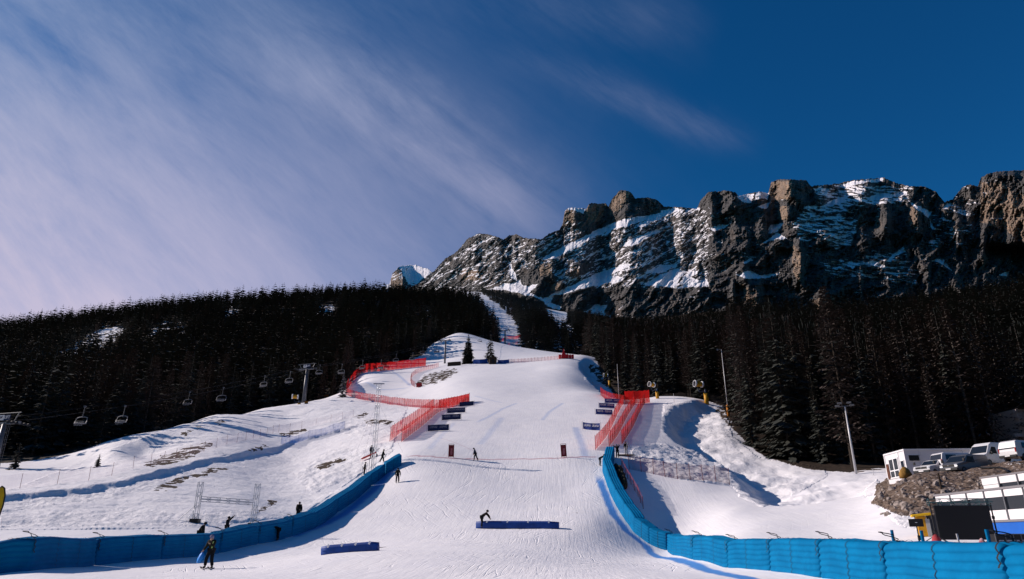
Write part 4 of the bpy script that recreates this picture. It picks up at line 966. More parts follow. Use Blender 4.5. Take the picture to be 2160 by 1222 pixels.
# ------------------------------------------------------------------ people
SKIN = mat('skin', (.42, .25, .18), .6)
def skinned(name, verts, edges, radii, mats, parent, sub=1):
    me = bpy.data.meshes.new(name); me.from_pydata([tuple(v) for v in verts], edges, []); me.update()
    o = bpy.data.objects.new(name, me); COL.objects.link(o); o.parent = parent; me.materials.append(mats)
    md = o.modifiers.new('skin', 'SKIN'); md.use_smooth_shade = True
    sv = me.skin_vertices[0].data
    for i, r in enumerate(radii):
        sv[i].radius = r if isinstance(r, tuple) else (r, r)
    sv[0].use_root = True
    s_ = o.modifiers.new('sub', 'SUBSURF'); s_.levels = sub; s_.render_levels = sub
    return o
def D(x, y, z): return Vector((x, y, z)).normalized()
def person(label, loc, yaw, H=1.76, bend=0, twist=0, arms=None, legs=None, jacket=(.012, .013, .016), trousers=(.012, .012, .015), hat=(.012, .012, .015), head=(0, 0), group=None, stripe=None, bulky=1.0):
    """faces local +y; arms / legs: ((upper), (lower)) directions for left, right"""
    k = H / 1.76; root = thing('person', label, 'person', loc, yaw, group)
    arms = arms or (((-.15, .05, -1), (-.05, .25, -1)), ((.15, .05, -1), (.05, .25, -1)))
    legs = legs or (((-.05, 0, -1), (-.02, -.05, -1)), ((.05, 0, -1), (.02, -.05, -1)))
    RX = Matrix.Rotation(-bend, 3, 'X')
    leglen = .44 + .44
    drop = max(-(Vector(l[0]).normalized().z * .44 + Vector(l[1]).normalized().z * .43) for l in legs)
    pel = Vector((0, 0, drop + .085))
    def tor(x, y, z): return pel + RX @ Vector((x, y, z))
    J = dict(pel=pel, waist=tor(0, 0, .16), chest=tor(0, 0, .40), neck=tor(0, .0, .54))
    hd = Matrix.Rotation(-bend * .5 - head[0], 3, 'X') @ Vector((0, .03, .13)); J['head'] = J['neck'] + hd; J['top'] = J['head'] + hd.normalized() * .11
    V_, Ed, Rr = [], [], []
    def add(p, r, par=None):
        V_.append(Vector(p) * k); Rr.append(tuple(x * k for x in r) if isinstance(r, tuple) else r * k)
        if par is not None: Ed.append((par, len(V_) - 1))
        return len(V_) - 1
    ip = add(pel, (.13, .11)); iw = add(J['waist'], (.13, .10), ip); ic = add(J['chest'], (.155, .11), iw); inn = add(J['neck'], .055, ic); ih = add(J['head'], (.078, .095), inn); add(J['top'], (.06, .07), ih)
    fwdv = RX @ Vector((0, 1, 0)); add(J['head'] + hd.cross(Vector((1, 0, 0))).normalized() * -.11 + Vector((0, 0, -.02)), .016, ih)
    for s in (-1, 1): add(J['head'] + Vector((s * .092, 0, 0)), .018, ih)
    wr, an = [], []
    for s, (ua, fa) in zip((-1, 1), arms):
        sh = tor(s * .185, 0, .47); el = sh + Vector(ua).normalized() * .29; w_ = el + Vector(fa).normalized() * .25; pm = w_ + Vector(fa).normalized() * .07
        a = add(sh, .06, ic); b = add(el, .046, a); c = add(w_, .032, b); d = add(pm, (.036, .02), c); wr.append((sh, el, w_))
        f = Vector(fa).normalized(); n = f.orthogonal().normalized(); n2 = f.cross(n)
        for q, L in zip((-.033, -.011, .011, .032), (.06, .075, .08, .068)):
            e1 = add(pm + n * q + f * L * .5, .0095, d); add(pm + n * q + f * L * .92 + n2 * .02, .0085, e1)
        e1 = add(pm - f * .03 + n * .045 * s, .011, d); add(pm + n * .058 * s + f * .015 + n2 * .015, .0095, e1)
    for s, (th, sn) in zip((-1, 1), legs):
        hp = pel + Vector((s * .095, 0, -.02)); kn = hp + Vector(th).normalized() * .44; ak = kn + Vector(sn).normalized() * .42; to = ak + Vector((s * .02, .15, -.045))
        a = add(hp, .085, ip); b = add(kn, .058, a); c = add(ak, .042, b); add(to, .038, c); an.append((hp, kn, ak, to))
    skinned('body', V_, Ed, Rr, SKIN, root)
    g = .018 * bulky
    mj = mat('cloth_%s' % '_'.join('%d' % (x * 999) for x in jacket), jacket, .85, spec=.1, var=.35, vscale=5); mt = mat('cloth_%s' % '_'.join('%d' % (x * 999) for x in trousers), trousers, .85, spec=.1, var=.35, vscale=5)
    V_, Ed, Rr = [], [], []
    ip = add(pel + RX @ Vector((0, 0, -.06)), (.165 + g, .145 + g)); iw = add(J['waist'], (.155 + g, .125 + g), ip); ic = add(J['chest'], (.18 + g, .135 + g), iw); add(J['neck'] + RX @ Vector((0, 0, .0)), .075, ic)
    for sh, el, w_ in wr:
        a = add(sh, .08 + g, ic); b = add(el, .062 + g, a); add(w_, .05 + g * .6, b)
    skinned('jacket', V_, Ed, Rr, mj, root)
    V_, Ed, Rr = [], [], []
    ip = add(pel, (.14 + g, .125 + g))
    for hp, kn, ak, to in an:
        a = add(hp, .105 + g, ip); b = add(kn, .080 + g, a); add(ak + Vector((0, 0, .03)), .07 + g, b)
    skinned('trousers', V_, Ed, Rr, mt, root)
    for hp, kn, ak, to in an:
        V_, Ed, Rr = [], [], []
        a = add(ak + Vector((0, 0, .06)), .065); b = add(ak + Vector((0, .0, -.02)), .062, a); add(to + Vector((0, 0, .01)), .048, b)
        skinned('boot', V_, Ed, Rr, M_BLACK, root)
    m = MB(); c = J['head'] * k + hd.normalized() * .035 * k; m.ball(c, .118 * k, 12, 8, sc=(.92, 1.05, .95)); m.build('hat', mat('cloth_%s' % '_'.join('%d' % (x * 999) for x in hat), hat, .85, spec=.1), root, True)
    if stripe:
        sh, el, w_ = wr[0]; m = MB(); m.tube((sh + Vector((-.0, .095, -.02))) * k, (pel + RX @ Vector((-.12, .15, .12))) * k, .035, .03, 7); m.build('reflective_stripe', mat('lime_stripe', (.30, .50, .16), .6), root)
    return root, dict(wr=[Vector(x[2]) * k for x in wr], an=[Vector(x[2]) * k for x in an])
LEFTF, RIGHTF, CAMF, AWAYF = math.pi / 2, -math.pi / 2, math.pi, 0.0
# skier gliding past the left barrier with a blue bag
p = at(443, 1183, 30, 40)
sk, J = person('person on skis in dark clothes and grey hat carrying a blue bag', p + Vector((0, 0, .03)), CAMF - .25, 1.74, .12, arms=(((-.1, .45, -.9), (.3, .8, .5)), ((.35, .1, -1), (.45, .3, -.8))),
    legs=(((-.12, .18, -1), (-.06, -.22, -1)), ((.24, .18, -1), (.22, -.22, -1))), jacket=(.018, .022, .016), trousers=(.014, .014, .017), hat=(.20, .19, .28), stripe=True)
m = MB()
rz_ = sk.rotation_euler.z
for i, a in enumerate(J['an']):
    m = MB(); rings = []
    for t in np.linspace(-.75, .85, 9):
        rings.append([(x, t, .015 + z + (.10 * max(0, t - .6) / .25)) for x, z in ((-.05, 0), (.05, 0), (.05, .02), (-.05, .02))])
    m.loft(rings); o = m.build('alpine_ski', M_BLACK); o.location = sk.matrix_basis @ Vector((a.x, a.y + .05, -.02)); o.rotation_euler = (0, 0, rz_ + .45)
    tag(o, ('dark ski under the skier\'s left foot', 'dark ski under the skier\'s right foot')[i] + ' near the left barrier', 'ski', 'skis of the gliding skier')
m = MB(); hnd = J['wr'][1]; m.loft([[(.02 * c, .02 * s_, 0) for c, s_ in [(1, 0), (0, 1), (-1, 0), (0, -1)]], [(.17 * c, .08 * s_, -.16) for c, s_ in [(1, 0), (0, 1), (-1, 0), (0, -1)]], [(.21 * c + .07, .12 * s_, -.40) for c, s_ in [(1, 0), (0, 1), (-1, 0), (0, -1)]], [(.13 * c + .16, .08 * s_, -.58) for c, s_ in [(1, 0), (0, 1), (-1, 0), (0, -1)]]])
o = m.build('carrier_bag', mat('blue_bag', (.012, .20, .62), .5), None, True); o.matrix_world = sk.matrix_basis @ Matrix.Translation(hnd + Vector((.02, .02, -.06))); tag(o, 'bright blue bag hanging from the hand of the skier', 'bag')
# others
bendarms = (((-.1, .55, -.85), (0, .35, -1)), ((.1, .55, -.85), (0, .35, -1)))
standlegs = (((-.12, .05, -1), (-.05, -.1, -1)), ((.12, .05, -1), (.05, -.1, -1)))
stride = (((-.03, .40, -1), (0, .05, -1)), ((.03, -.30, -1), (0, -.55, -1)))
p = at(591, 1140, 40, 75); person('person in black bending over at the foot of the left barrier', p + Vector((0, -.6, 0)), LEFTF + .2, 1.76, 1.25, arms=bendarms, legs=(((-.3, .15, -1), (-.2, -.1, -1)), ((.3, .15, -1), (.2, -.1, -1))))
def wallback(px, d):
    """a standing place behind the left barrier, at its back edge plus d metres, at a photo column"""
    best = None
    for i in range(len(LB) - 1):
        for t in np.linspace(0, 1, 20):
            q = LB[i].lerp(LB[i + 1], t); ex = LB[i + 1] - LB[i]; bk = Vector((ex.y, -ex.x, 0)).normalized() * (1.15 + d); q = q + bk; q.z = gz(q.x, q.y)
            x = float(project(q.x, q.y, q.z)[0])
            if best is None or abs(x - px) < best[0]: best = (abs(x - px), q)
    return best[1]
p = wallback(415, 1.3); person('person in a bulky black coat leaning forward behind the left barrier', p, RIGHTF + .3, 1.78, .45, jacket=(.014, .013, .013), bulky=2.6)
p = wallback(474, 1.5); person('person in black raising an arm behind the left barrier', p, RIGHTF, 1.70, .05, arms=(((.1, .5, .45), (.1, .7, .6)), ((.1, .1, -1), (0, .2, -1))))
p = wallback(629, 1.5); person('person in a wide black coat seen from behind at the left barrier', p, AWAYF, 1.80, .12, bulky=2.4, jacket=(.012, .011, .011))
def top_of(i, t): q = LB[i].lerp(LB[i + 1], t); return q
p = at(806, 976, 70, 130); person('person in black striding up the slope with a bag by the left barrier', p, RIGHTF + .25, 1.82, .15, arms=(((-.2, -.35, -1), (-.1, -.2, -1)), ((.1, .4, -1), (0, .5, -.8))), legs=stride)
m = MB(); m.ball((0, 0, 0), .17, 8, 6, sc=(.7, .5, 1.5)); o = m.build('shoulder_bag', M_BLACK, None, True); o.location = p + Vector((-.85, .3, 1.0)); tag(o, 'small black bag swinging beside the person striding by the left barrier', 'bag')
p = at(768, 1003, 70, 130); person('person half hidden behind the left barrier beside the stakes', p, RIGHTF, 1.7, .1, jacket=(.02, .022, .03))
p = at(783, 966, 70, 130); person('person in dark blue standing by the mast and the red sled', p, AWAYF + .3, 1.76, .05, jacket=(.02, .025, .045))
p = at(838, 1019, 60, 110); person('person in dark green walking down the run-out beside the left barrier', p, AWAYF + .1, 1.78, .06, arms=(((-.3, .1, -1), (-.05, .1, -1)), ((.35, .05, -1), (.1, .1, -1))), legs=(((-.08, .1, -1), (-.03, -.1, -1)), ((.1, .25, -1), (.05, -.5, -1))), jacket=(.018, .022, .014))
p = at(1003, 972, 60, 110); person('person in a dark blue jacket trudging along the finish line', p, LEFTF, 1.76, .28, head=(.35, 0), arms=(((-.05, .25, -1), (-.02, .35, -1)), ((.05, .2, -1), (0, .3, -1))), legs=stride, jacket=(.018, .028, .065))
p = at(1016, 1114, 40, 80); person('person in black bending over the long blue pad', p + Vector((0, -.15, 0)), RIGHTF + .15, 1.80, .95, arms=(((-.1, .7, -.6), (0, .5, -.9)), ((.1, .7, -.6), (0, .5, -.9))), legs=standlegs, jacket=(.020, .012, .012), head=(-.3, 0))
p = at(1303, 966, 60, 120); person('person in black with one arm up at the top of the right barrier', p, AWAYF + .3, 1.80, .1, arms=(((-.6, .3, .1), (.3, .3, .6)), ((.5, .3, .4), (-.1, .2, 1))), legs=standlegs)
p = at(1266, 983, 60, 110); person('person in black stooping left of the right barrier top', p, RIGHTF, 1.74, 1.0, arms=bendarms, legs=standlegs)
p = at(1321, 959, 60, 130); person('person in a black jacket and pale trousers beside the pole tripod', p, AWAYF, 1.76, .1, trousers=(.45, .43, .45))
m = MB()
for a in (0, 2.1, 4.2): m.tube((.75 * math.cos(a), .75 * math.sin(a), 0), (0, 0, 1.9), .022, .022, 5)
m.tube((0, 0, 1.8), (0, 0, 2.5), .025, .02, 5); o = m.build('pole_tripod', M_STEEL); p = at(1325, 961, 60, 130); o.location = p; tag(o, 'thin grey tripod standing by the person in pale trousers', 'tripod')
m = MB(); m.loft([[(-1.3 * k, -.25 * k, z), (1.0 * k, -.3 * k, z), (1.3 * k, .2 * k, z), (-.9 * k, .3 * k, z)] for k, z in ((1, .05), (1, .14), (.8, .2))]); o = m.build('timber_pallet', mat('muddy_wood', (.20, .15, .10), .9, var=.4)); p = at(1321, 962, 60, 130); o.location = p; tag(o, 'low brown board lying on the snow under the pole tripod', 'board')
# olive netting heap behind the right barrier
m = MB(); r_ = random.Random(4)
for i in range(14):
    q = RB[1].lerp(RB[2], i / 14) + Vector((1.75 + r_.uniform(-.15, .25), 0, 0)); m.ball((q.x, q.y, gz(q.x, q.y) + .5), r_.uniform(.45, .65), 8, 6, sc=(.7, 1.1, 1.15))
o = m.build('camouflage_tarp', mat('olive_tarp', (.05, .045, .025), .9, col2=(.015, .015, .012), vscale=5, bump=.6, bscale=9), None, True); tag(o, 'bunched olive camouflage tarpaulin behind the top of the right barrier', 'tarpaulin')
# rescue sled
p = at(778, 968, 70, 130); M_ = Matrix.Translation((0, 0, .35)) @ Matrix.Rotation(R(-24), 4, 'Y')
root = thing('rescue_sled', 'red rescue sled tilted on the snow at the foot of the mast', 'sled', p, 0)
m = MB(); m.loft([[(x, y * wd, z) for y, z in ((-.3, .16), (-.24, 0), (.24, 0), (.3, .16))] for x, wd in ((-1.1, .55), (-.8, 1), (.8, 1), (1.15, .6))], caps=True); o = m.build('hull', mat('red_plastic', (.50, .020, .018), .5), root); o.matrix_basis = M_
m = MB(); m.path([Vector((1.0, -.25, .15)), Vector((1.7, -.2, .45)), Vector((1.7, .2, .45)), Vector((1.0, .25, .15))], .025, 5); o = m.build('handle_bar', M_STEEL, root); o.matrix_basis = M_

# ------------------------------------------------------------------ masts and gantry on the left
def lattice(m, p, q, w, r, step):
    """square lattice girder from p to q"""
    p, q = Vector(p), Vector(q); d = (q - p).normalized(); a = d.orthogonal().normalized(); b = d.cross(a); L = (q - p).length
    cs = [(a * i + b * j) * w / 2 for i, j in ((1, 1), (-1, 1), (-1, -1), (1, -1))]
    for c in cs: m.tube(p + c, q + c, r, r, 5)
    n = max(2, int(L / step))
    for i in range(n):
        z0, z1 = p + d * L * i / n, p + d * L * (i + 1) / n
        for k in range(4): m.tube(z0 + cs[k], z1 + cs[(k + 1) % 4] if i % 2 else z0 + cs[(k + 1) % 4], r * .6, r * .6, 4)
p = over(787, 93.5); p.z = gz(p.x, p.y); H = 11.6
root = thing('lattice_mast', 'tall thin lattice mast standing at the top of the left barrier', 'mast', p)
m = MB(); lattice(m, (0, 0, -.3), (0, 0, H), .42, .032, .55); m.build('lattice', M_ALU, root)
m = MB(); m.box((0, 0, H + .05), (1.5, .2, .14)); m.build('crossbar', M_ALU, root)
m = MB()
for x, y in ((-7, 5), (6, 6), (-2, -7)): m.tube((0, 0, H * .8), (x * .55, y * .55, gz(p.x + x * .55, p.y + y * .55) - p.z), .010, .010, 4)
m.build('guy_wire', M_STEEL, root)
g0, g1 = at(411, 1102, 50, 75), at(533, 1088, 50, 80); g1.y = g0.y + 2.0; g1.x = (533 - CX) / 1500 * g1.y
g1 = over(533, g0.y + 2.5)
root = thing('truss_gantry', 'aluminium truss goal frame with a crossbeam on the snow behind the left barrier', 'truss frame', g0)
for q, h in ((Vector((0, 0, 0)), 3.4), (g1 - g0, 3.75)):
    m = MB(); lattice(m, q + Vector((0, 0, -.2)), q + Vector((0, 0, h)), .36, .030, .45); m.build('leg', M_ALU, root)
    m = MB(); m.box((q.x, q.y, q.z + .12), (.75, .6, .34)); m.build('ballast_block', M_BLACK, root)
m = MB(); lattice(m, Vector((.2, -.02, 1.95)), (g1 - g0) + Vector((-.2, -.02, 2.05)), .30, .025, .4); m.build('crossbeam', M_ALU, root)
m = MB(); m.tube((-1.55, -.2, .0), (-.1, 0, 1.5), .03, .03, 5); m.tube((-.75, -.2, 0), (-.1, 0, 1.3), .025, .025, 5); m.tube((-1.5, -.2, .1), (-.1, -.1, .1), .02, .02, 5); m.build('brace', M_ALU, root)

# ------------------------------------------------------------------ yellow feather flag at the left edge
p = Vector((-21.95, 31.0, 0)); p.x = float(az(-22, 1100)) * 29; p.y = 29; p.z = gz(p.x, p.y)
root = thing('feather_flag', 'yellow feather flag with a black edge at the left end of the barrier', 'flag', p, .0)
out = [(0, .3), (0, 3.2), (.05, 3.55), (.17, 3.68), (.30, 3.6), (.40, 3.3), (.42, 2.9), (.34, 2.2), (.22, 1.4), (.10, .5)]
s0 = .94; zoff = float(ev(1026)) * 29 - p.z - 3.68 * s0
m = MB(); m.loft([[(x * s0 - .02, y, z * s0 + zoff) for x, z in out] for y in (-.012, .012)]); m.build('cloth', mat('yellow_cloth', (.66, .43, .012), .7, var=.2, vscale=3), root)
m = MB(); m.path([Vector((x * s0 - .02 + .01, 0, z * s0 + zoff)) for x, z in out[1:]], .028, 6); m.build('edging', M_BLACK, root)
m = MB(); m.tube((-.03, 0, 0), (-.03, 0, 3.3 * s0 + zoff), .025, .02, 6); m.build('pole', M_BLACK, root)
m = MB(); m.ball((.21, -.03, 2.35 * s0 + zoff), .045, 8, 6, sc=(1.3, .3, 1)); m.build('mark', mat('brown_mark', (.08, .03, .01), .7), root)

# ------------------------------------------------------------------ chairlift
def lift_y(px, py):
    t = float(az(px, py)); return -124.4 / (t - .342)
def tower(label, px, pybase, pytop, Y, arm, sign=True):
    p = over(px, Y); zt = float(ev(pytop)) * (Y); h = zt - p.z
    root = thing('lift_tower', label, 'lift tower', p, -.30, 'chairlift towers'); k = arm / 2.7
    m = MB(); m.tube((0, 0, -.8), (0, 0, h - .5 * k), .46 * k, .27 * k, 14); m.build('mast', M_STEEL, root, True)
    m = MB(); m.prism([(-.2 * k, -.2 * k), (.2 * k, -.2 * k), (.2 * k, .12 * k), (-.2 * k, .12 * k)], -arm, arm, Matrix.Translation((0, 0, h - .55 * k))); m.build('crossarm', M_STEEL, root)
    m = MB()
    for s in (-1, 1): m.tube((s * arm * .62, 0, h - .4 * k), (s * arm * .82, 0, h + .75 * k), .08 * k, .06 * k, 6)
    m.tube((-arm * .95, 0, h + .75 * k), (arm * .95, 0, h + .75 * k), .07 * k, .07 * k, 6); m.build('lifting_frame', M_STEEL, root)
    for s in (-1, 1):
        m = MB(); m.box((s * arm * .93, 0, h - .75 * k), (.22 * k, 3.4 * k, .16 * k))
        for j in range(6): m.tube((s * arm * .93 - .12 * k, (j - 2.5) * .58 * k, h - .70 * k), (s * arm * .93 + .12 * k, (j - 2.5) * .58 * k, h - .70 * k), .20 * k, .20 * k, 10)
        m.build('sheave_train', M_DARK, root)
    if sign:
        m = MB(); m.box((-.42 * k, -.30 * k, h + .12 * k), (.95 * k, .05, .75 * k)); m.build('white_sign', M_WHITE, root)
        m = MB(); m.add([(-.75 * k, -.33 * k - .03, h + .30 * k), (-.15 * k, -.33 * k - .03, h + .30 * k), (-.45 * k, -.33 * k - .03, h - .05 * k)], [(0, 1, 2)]); m.build('logo', M_NAVY, root)
        m = MB(); m.box((.62 * k, -.30 * k, h + .12 * k), (1.1 * k, .05, .75 * k)); m.build('navy_sign', M_NAVY, root)
        lettering('LIFT', .55 * k, root, (.62 * k, -.30 * k - .04, h + .14 * k), (math.pi / 2, 0, 0), M_LETTER, 1)
    m = MB(); m.tube((.3 * k, .34 * k, 0), (.3 * k, .34 * k, h - .6 * k), .03, .03, 5); m.tube((.3 * k, .6 * k, 0), (.3 * k, .6 * k, h - .6 * k), .03, .03, 5)
    for i in range(int(h / .6)): m.tube((.3 * k, .34 * k, .4 + i * .6), (.3 * k, .6 * k, .4 + i * .6), .018, .018, 4)
    m.build('ladder', M_STEEL, root)
    return root, Vector((p.x, p.y, zt))
tw = []
tw.append(tower('big lift tower cut by the left edge of the view', -14, 1010, 884, 100, 2.9))
tw.append(tower('grey lift tower standing on the crest of the left hill', 640, 851, 774, 186, 2.9))
tw.append(tower('grey lift tower in front of the snowy knoll', 938, 771, 716, 262, 2.2, False))
tw.append(tower('small far lift tower below the upper piste', 1065, 730, 695, 352, 2.6, False))
for s, lab in ((-1, 'uphill'), (1, 'downhill')):
    m = MB(); pts = []
    q = [Vector((-120, 40, tw[0][1].z - 9))] + [t[1] + Vector((s * (4.0, 2.7, 2.05, 2.4)[i] * .95, -s * .5, -.2)) for i, t in enumerate(tw)] + [Vector((26, 440, tw[3][1].z + 28))]
    for a, b in zip(q[:-1], q[1:]):
        for i in range(12): f = i / 12; c = a.lerp(b, f); c.z -= 4 * f * (1 - f) * (b - a).length * .012; pts.append(c)
    pts.append(q[-1]); m.path(pts, .026, 5); o = m.build('lift_cable', M_DARK); tag(o, 'steel haul cable of the chairlift on the %s side' % ('left' if s < 0 else 'right'), 'cable', 'chairlift cables')
# a chair, built once, then copied
chair0 = thing('lift_chair', 'chair', 'lift chair', (0, 0, 0), 0, 'chairs on the chairlift'); chair0.scale = (.8, .8, .8)
m = MB(); m.tube((.0, 0, 1.0), (.1, 0, 3.1), .05, .05, 6); m.tube((.1, -.25, 3.1), (.1, .25, 3.1), .07, .07, 6); m.box((.1, 0, 3.25), (.3, .5, .18)); m.build('hanger', M_STEEL, chair0)
m = MB(); m.path([Vector((-1.15, 0, 1.0)), Vector((-.6, .05, 1.18)), Vector((0, .05, 1.22)), Vector((.6, .05, 1.18)), Vector((1.15, 0, 1.0))], .075, 6)
for s in (-1, 1): m.path([Vector((s * 1.15, 0, 1.0)), Vector((s * 1.3, -.1, .4)), Vector((s * 1.25, -.3, -.15)), Vector((s * 1.15, -.55, -.2))], .045, 6)
m.build('frame', mat('pale_steel', (.24, .24, .26), .5, metal=.2), chair0)
m = MB(); m.box((0, -.25, -.12), (2.4, .55, .12)); m.build('seat', mat('grey_seat', (.20, .20, .22), .7), chair0, bevel=.03)
m = MB(); m.box((0, .08, .24), (2.4, .10, .52)); m.build('backrest', M_BLACK, chair0, bevel=.03)
m = MB(); m.path([Vector((-1.1, -.55, .12)), Vector((0, -.62, .08)), Vector((1.1, -.55, .12))], .04, 5)
for x in (-.75, -.25, .25, .75): m.tube((x, -.6, .1), (x, -.62, -.5), .03, .03, 5); m.box((x, -.62, -.52), (.4, .06, .06))
m.build('safety_bar', mat('pale_steel'), chair0)
CH = [(171, 893, 106, 'lowest of the chairs on the left, near the left edge'), (257, 890, 112, 'largest near chair, hung over the patchy snow left of the hill'), (396, 852, 148, 'chair hanging before the dark forest above the left hill shoulder'), (467, 844, 140, 'pale chair left of the hill crest, lower of a pair'),
      (556, 814, 175, 'chair on the cable left of the crest tower, farther left one'), (610, 806, 166, 'chair just left of the crest lift tower'), (673, 788, 200, 'first chair right of the crest lift tower'), (720, 787, 198, 'chair in front of the snowy little tree'), (764, 777, 222, 'chair in front of the bend of the tall red net'),
      (803, 776, 216, 'pale chair in front of the tall red net'), (835, 762, 240, 'chair above the far part of the tall red net'), (870, 759, 236, 'chair beside the snowy gap under the knoll forest'), (892, 746, 256, 'chair before the forest left of the knoll'), (921, 743, 250, 'chair against the snow left of the knoll tower'), (1012, 721, 306, 'far small chair against the snowy knoll')]
for i, (px, py, Y, lab) in enumerate(CH):
    q = P(px, py, Y)
    if i == 0: chair0.location = q; chair0.rotation_euler = (0, 0, -.2); c = chair0
    else: c = copy_tree(chair0, q, -.2 + random.uniform(-.12, .12))
    c['label'] = lab

# ------------------------------------------------------------------ snow guns, poles
def snow_gun(label, px, py, Y, hp, head, yaw, sc=1.0):
    p = over(px, Y) if py is None else at(px, py, 60); root = thing('snow_gun', label, 'snow gun', p, 0, 'yellow snow guns at the forest edge')
    m = MB(); m.tube((0, 0, -.5), (0, 0, hp), .42 * sc, .42 * sc, 14); m.build('padded_post', M_YEL, root, True)
    m = MB(); m.tube((0, 0, hp), (0, 0, hp + .75 * sc), .28 * sc, .22 * sc, 10); m.tube((0, 0, hp + .35 * sc), (-1.2 * sc, -.1, hp + .25 * sc), .09 * sc, .09 * sc, 6); m.tube((-1.2 * sc, -.1, hp + .25 * sc), (-1.55 * sc, -.1, hp + 1.2 * sc), .09 * sc, .09 * sc, 6); m.build('arm', mat('dark_blue_steel', (.02, .035, .07), .5), root)
    M_ = Matrix.Translation((-1.2 * sc, -.15, hp + 1.75 * sc)) @ Matrix.Rotation(yaw, 4, 'Z') @ Matrix.Rotation(R(4), 4, 'Y')
    def ring(x, r): return [(x, r * math.cos(a), r * math.sin(a)) for a in np.linspace(0, 2 * math.pi, 18, endpoint=False)]
    m = MB(); m.loft([ring(x * sc, r * sc) for x, r in ((-.72, .60), (-.45, .55), (.15, .52), (.55, .46))], caps=False); m.build('barrel', M_YEL, root, True).matrix_basis = M_
    m = MB(); m.loft([ring(x * sc, r * sc) for x, r in ((-.95, .60), (-.95, .66), (-.62, .64), (-.62, .55), (-.95, .55))], caps=False); m.build('inlet_rim', M_WHITE, root, True).matrix_basis = M_
    m = MB(); m.loft([ring(x * sc, r * sc) for x, r in ((.5, .52), (.5, .58), (.78, .62), (.78, .5), (.5, .5))], caps=False); m.build('outlet_rim', M_WHITE, root, True).matrix_basis = M_
    m = MB(); m.tube((-.70 * sc, 0, 0), (.45 * sc, 0, 0), .5 * sc, .45 * sc, 14); m.build('fan', M_DARK, root).matrix_basis = M_
    return root
snow_gun('big yellow snow gun on a padded post at the right edge of the piste shoulder', 1491, 852, None, 2.55, 0, R(12), 1.25)
snow_gun('smaller yellow snow gun right of the dense red net', 1387, 841, None, 1.7, 0, R(30), .95)
snow_gun('far yellow snow gun on the grassy bank by the upper bend', 1286, 816, None, 2.2, 0, R(10), .9)
root = snow_gun('low yellow snow gun left of the crest lift tower', 631, 853, None, .3, 0, R(10), .95)
def pole(name, label, px, py, pytop, r, headfn=None, padh=0, cat='pole', dist=None):
    p = at(px, py, 50) if not dist else over(px, dist); Y = p.y; h = float(ev(pytop)) * Y - p.z; root = thing(name, label, cat, p, front(p))
    m = MB(); m.tube((0, 0, -.4), (0, 0, h), r, r * .55, 10); m.build('mast', mat('pale_pole', (.55, .54, .55), .4, metal=.2), root, True)
    if padh: m = MB(); m.tube((0, 0, -.3), (0, 0, padh), r * 2.8, r * 2.8, 12); m.build('padding', M_ORANGE, root, True)
    if headfn: headfn(root, h)
    return root
def cam_head(root, h):
    m = MB(); m.tube((0, 0, h), (-.75, 0, h + .15), .05, .05, 6); m.box((-.85, -.1, h + .02), (.35, .5, .35)); m.build('camera_head', M_STEEL, root)
def flood_head(root, h):
    m = MB(); m.tube((-1.1, 0, h), (1.1, 0, h), .06, .06, 6); m.build('crossbar', M_STEEL, root)
    for x, z in ((-.95, .05), (.95, .05), (-.62, .42), (.62, .42)):
        m = MB(); m.box((0, 0, 0), (.62, .30, .22), Matrix.Translation((x, -.18, h + z)) @ Matrix.Rotation(.5, 4, 'X')); m.build('floodlight', M_STEEL, root, bevel=.03)
pole('camera_pole', 'tall thin pale pole with a yellow padded foot at the forest edge', 1537, 853, 738, .11, cam_head, 2.4, dist=147)
pole('floodlight_pole', 'pale floodlight pole with four lamps left of the cabin', 1806, 1000, 857, .17, flood_head, cat='floodlight')
pole('thin_pole', 'thin dark pole behind the red nets at the forest', 1306, 846, 768, .07)
pole('marker_pole', 'short wooden marker pole on the right shoulder', 1422, 848, 830, .07)
pole('marker_pole', 'short pale stake left of the cabin', 1843, 1003, 990, .05)
def board(label, px, py, w, h, m_, name='padded_mat', cat='crash mat', lean=.1, th=.25, yaw=None, y0=60, posts=True):
    p = at(px, py, y0); root = thing(name, label, cat, p, front(p) if yaw is None else yaw)
    m = MB(); m.box((0, 0, h / 2), (w, th, h), Matrix.Rotation(-lean, 4, 'X')); m.build('pad', m_, root, bevel=.05)
    if posts:
        for s in (-1, 1): m = MB(); m.tube((s * w / 2, 0, -.2), (s * w / 2, 0, h * 1.25), .04, .04, 6); m.build('post', M_WOOD, root)
    return root
board('orange yellow padded mat on posts right of the crest lift tower', 688, 839, 1.6, 1.2, M_ORANGE, y0=120)
board('orange padding round the foot of the crest lift tower', 646, 852, .9, .7, M_ORANGE, posts=False, y0=120)
board('small red mat at the lower end of the bare grassy bank', 884, 817, 1.7, 1.25, mat('red_mat', (.42, .03, .03), .7), posts=False, y0=150)
# padding and timber along the crest of the piste
def long_pad(name, label, pts, h, th, m_, cat, y0=225):
    q = hits(pts, y0); o = q[len(q) // 2].copy(); m = MB(); rings = []
    for a in q: rings.append([Vector((a.x, a.y + dy_, gz(a.x, a.y) + z)) - o for dy_, z in ((-th / 2, -.2), (-th / 2, h), (th / 2, h), (th / 2, -.2))])
    m.loft(rings); ob = m.build(name, m_); ob.location = o; return tag(ob, label, cat)
long_pad('padded_barrier', 'dark blue padded barrier on the crest left of the hut', [(998, 768), (1012, 768), (1028, 767)], 1.7, .4, M_PAD, 'barrier')
long_pad('padded_barrier', 'dark blue padded barrier on the crest right of the hut', [(1050, 767), (1062, 767), (1074, 766)], 1.3, .4, M_PAD, 'barrier')
long_pad('timber_fence', 'dark timber board fence on the crest left of the dense conifer', [(944, 773), (956, 772), (972, 771)], 1.5, .25, M_WOOD, 'fence')
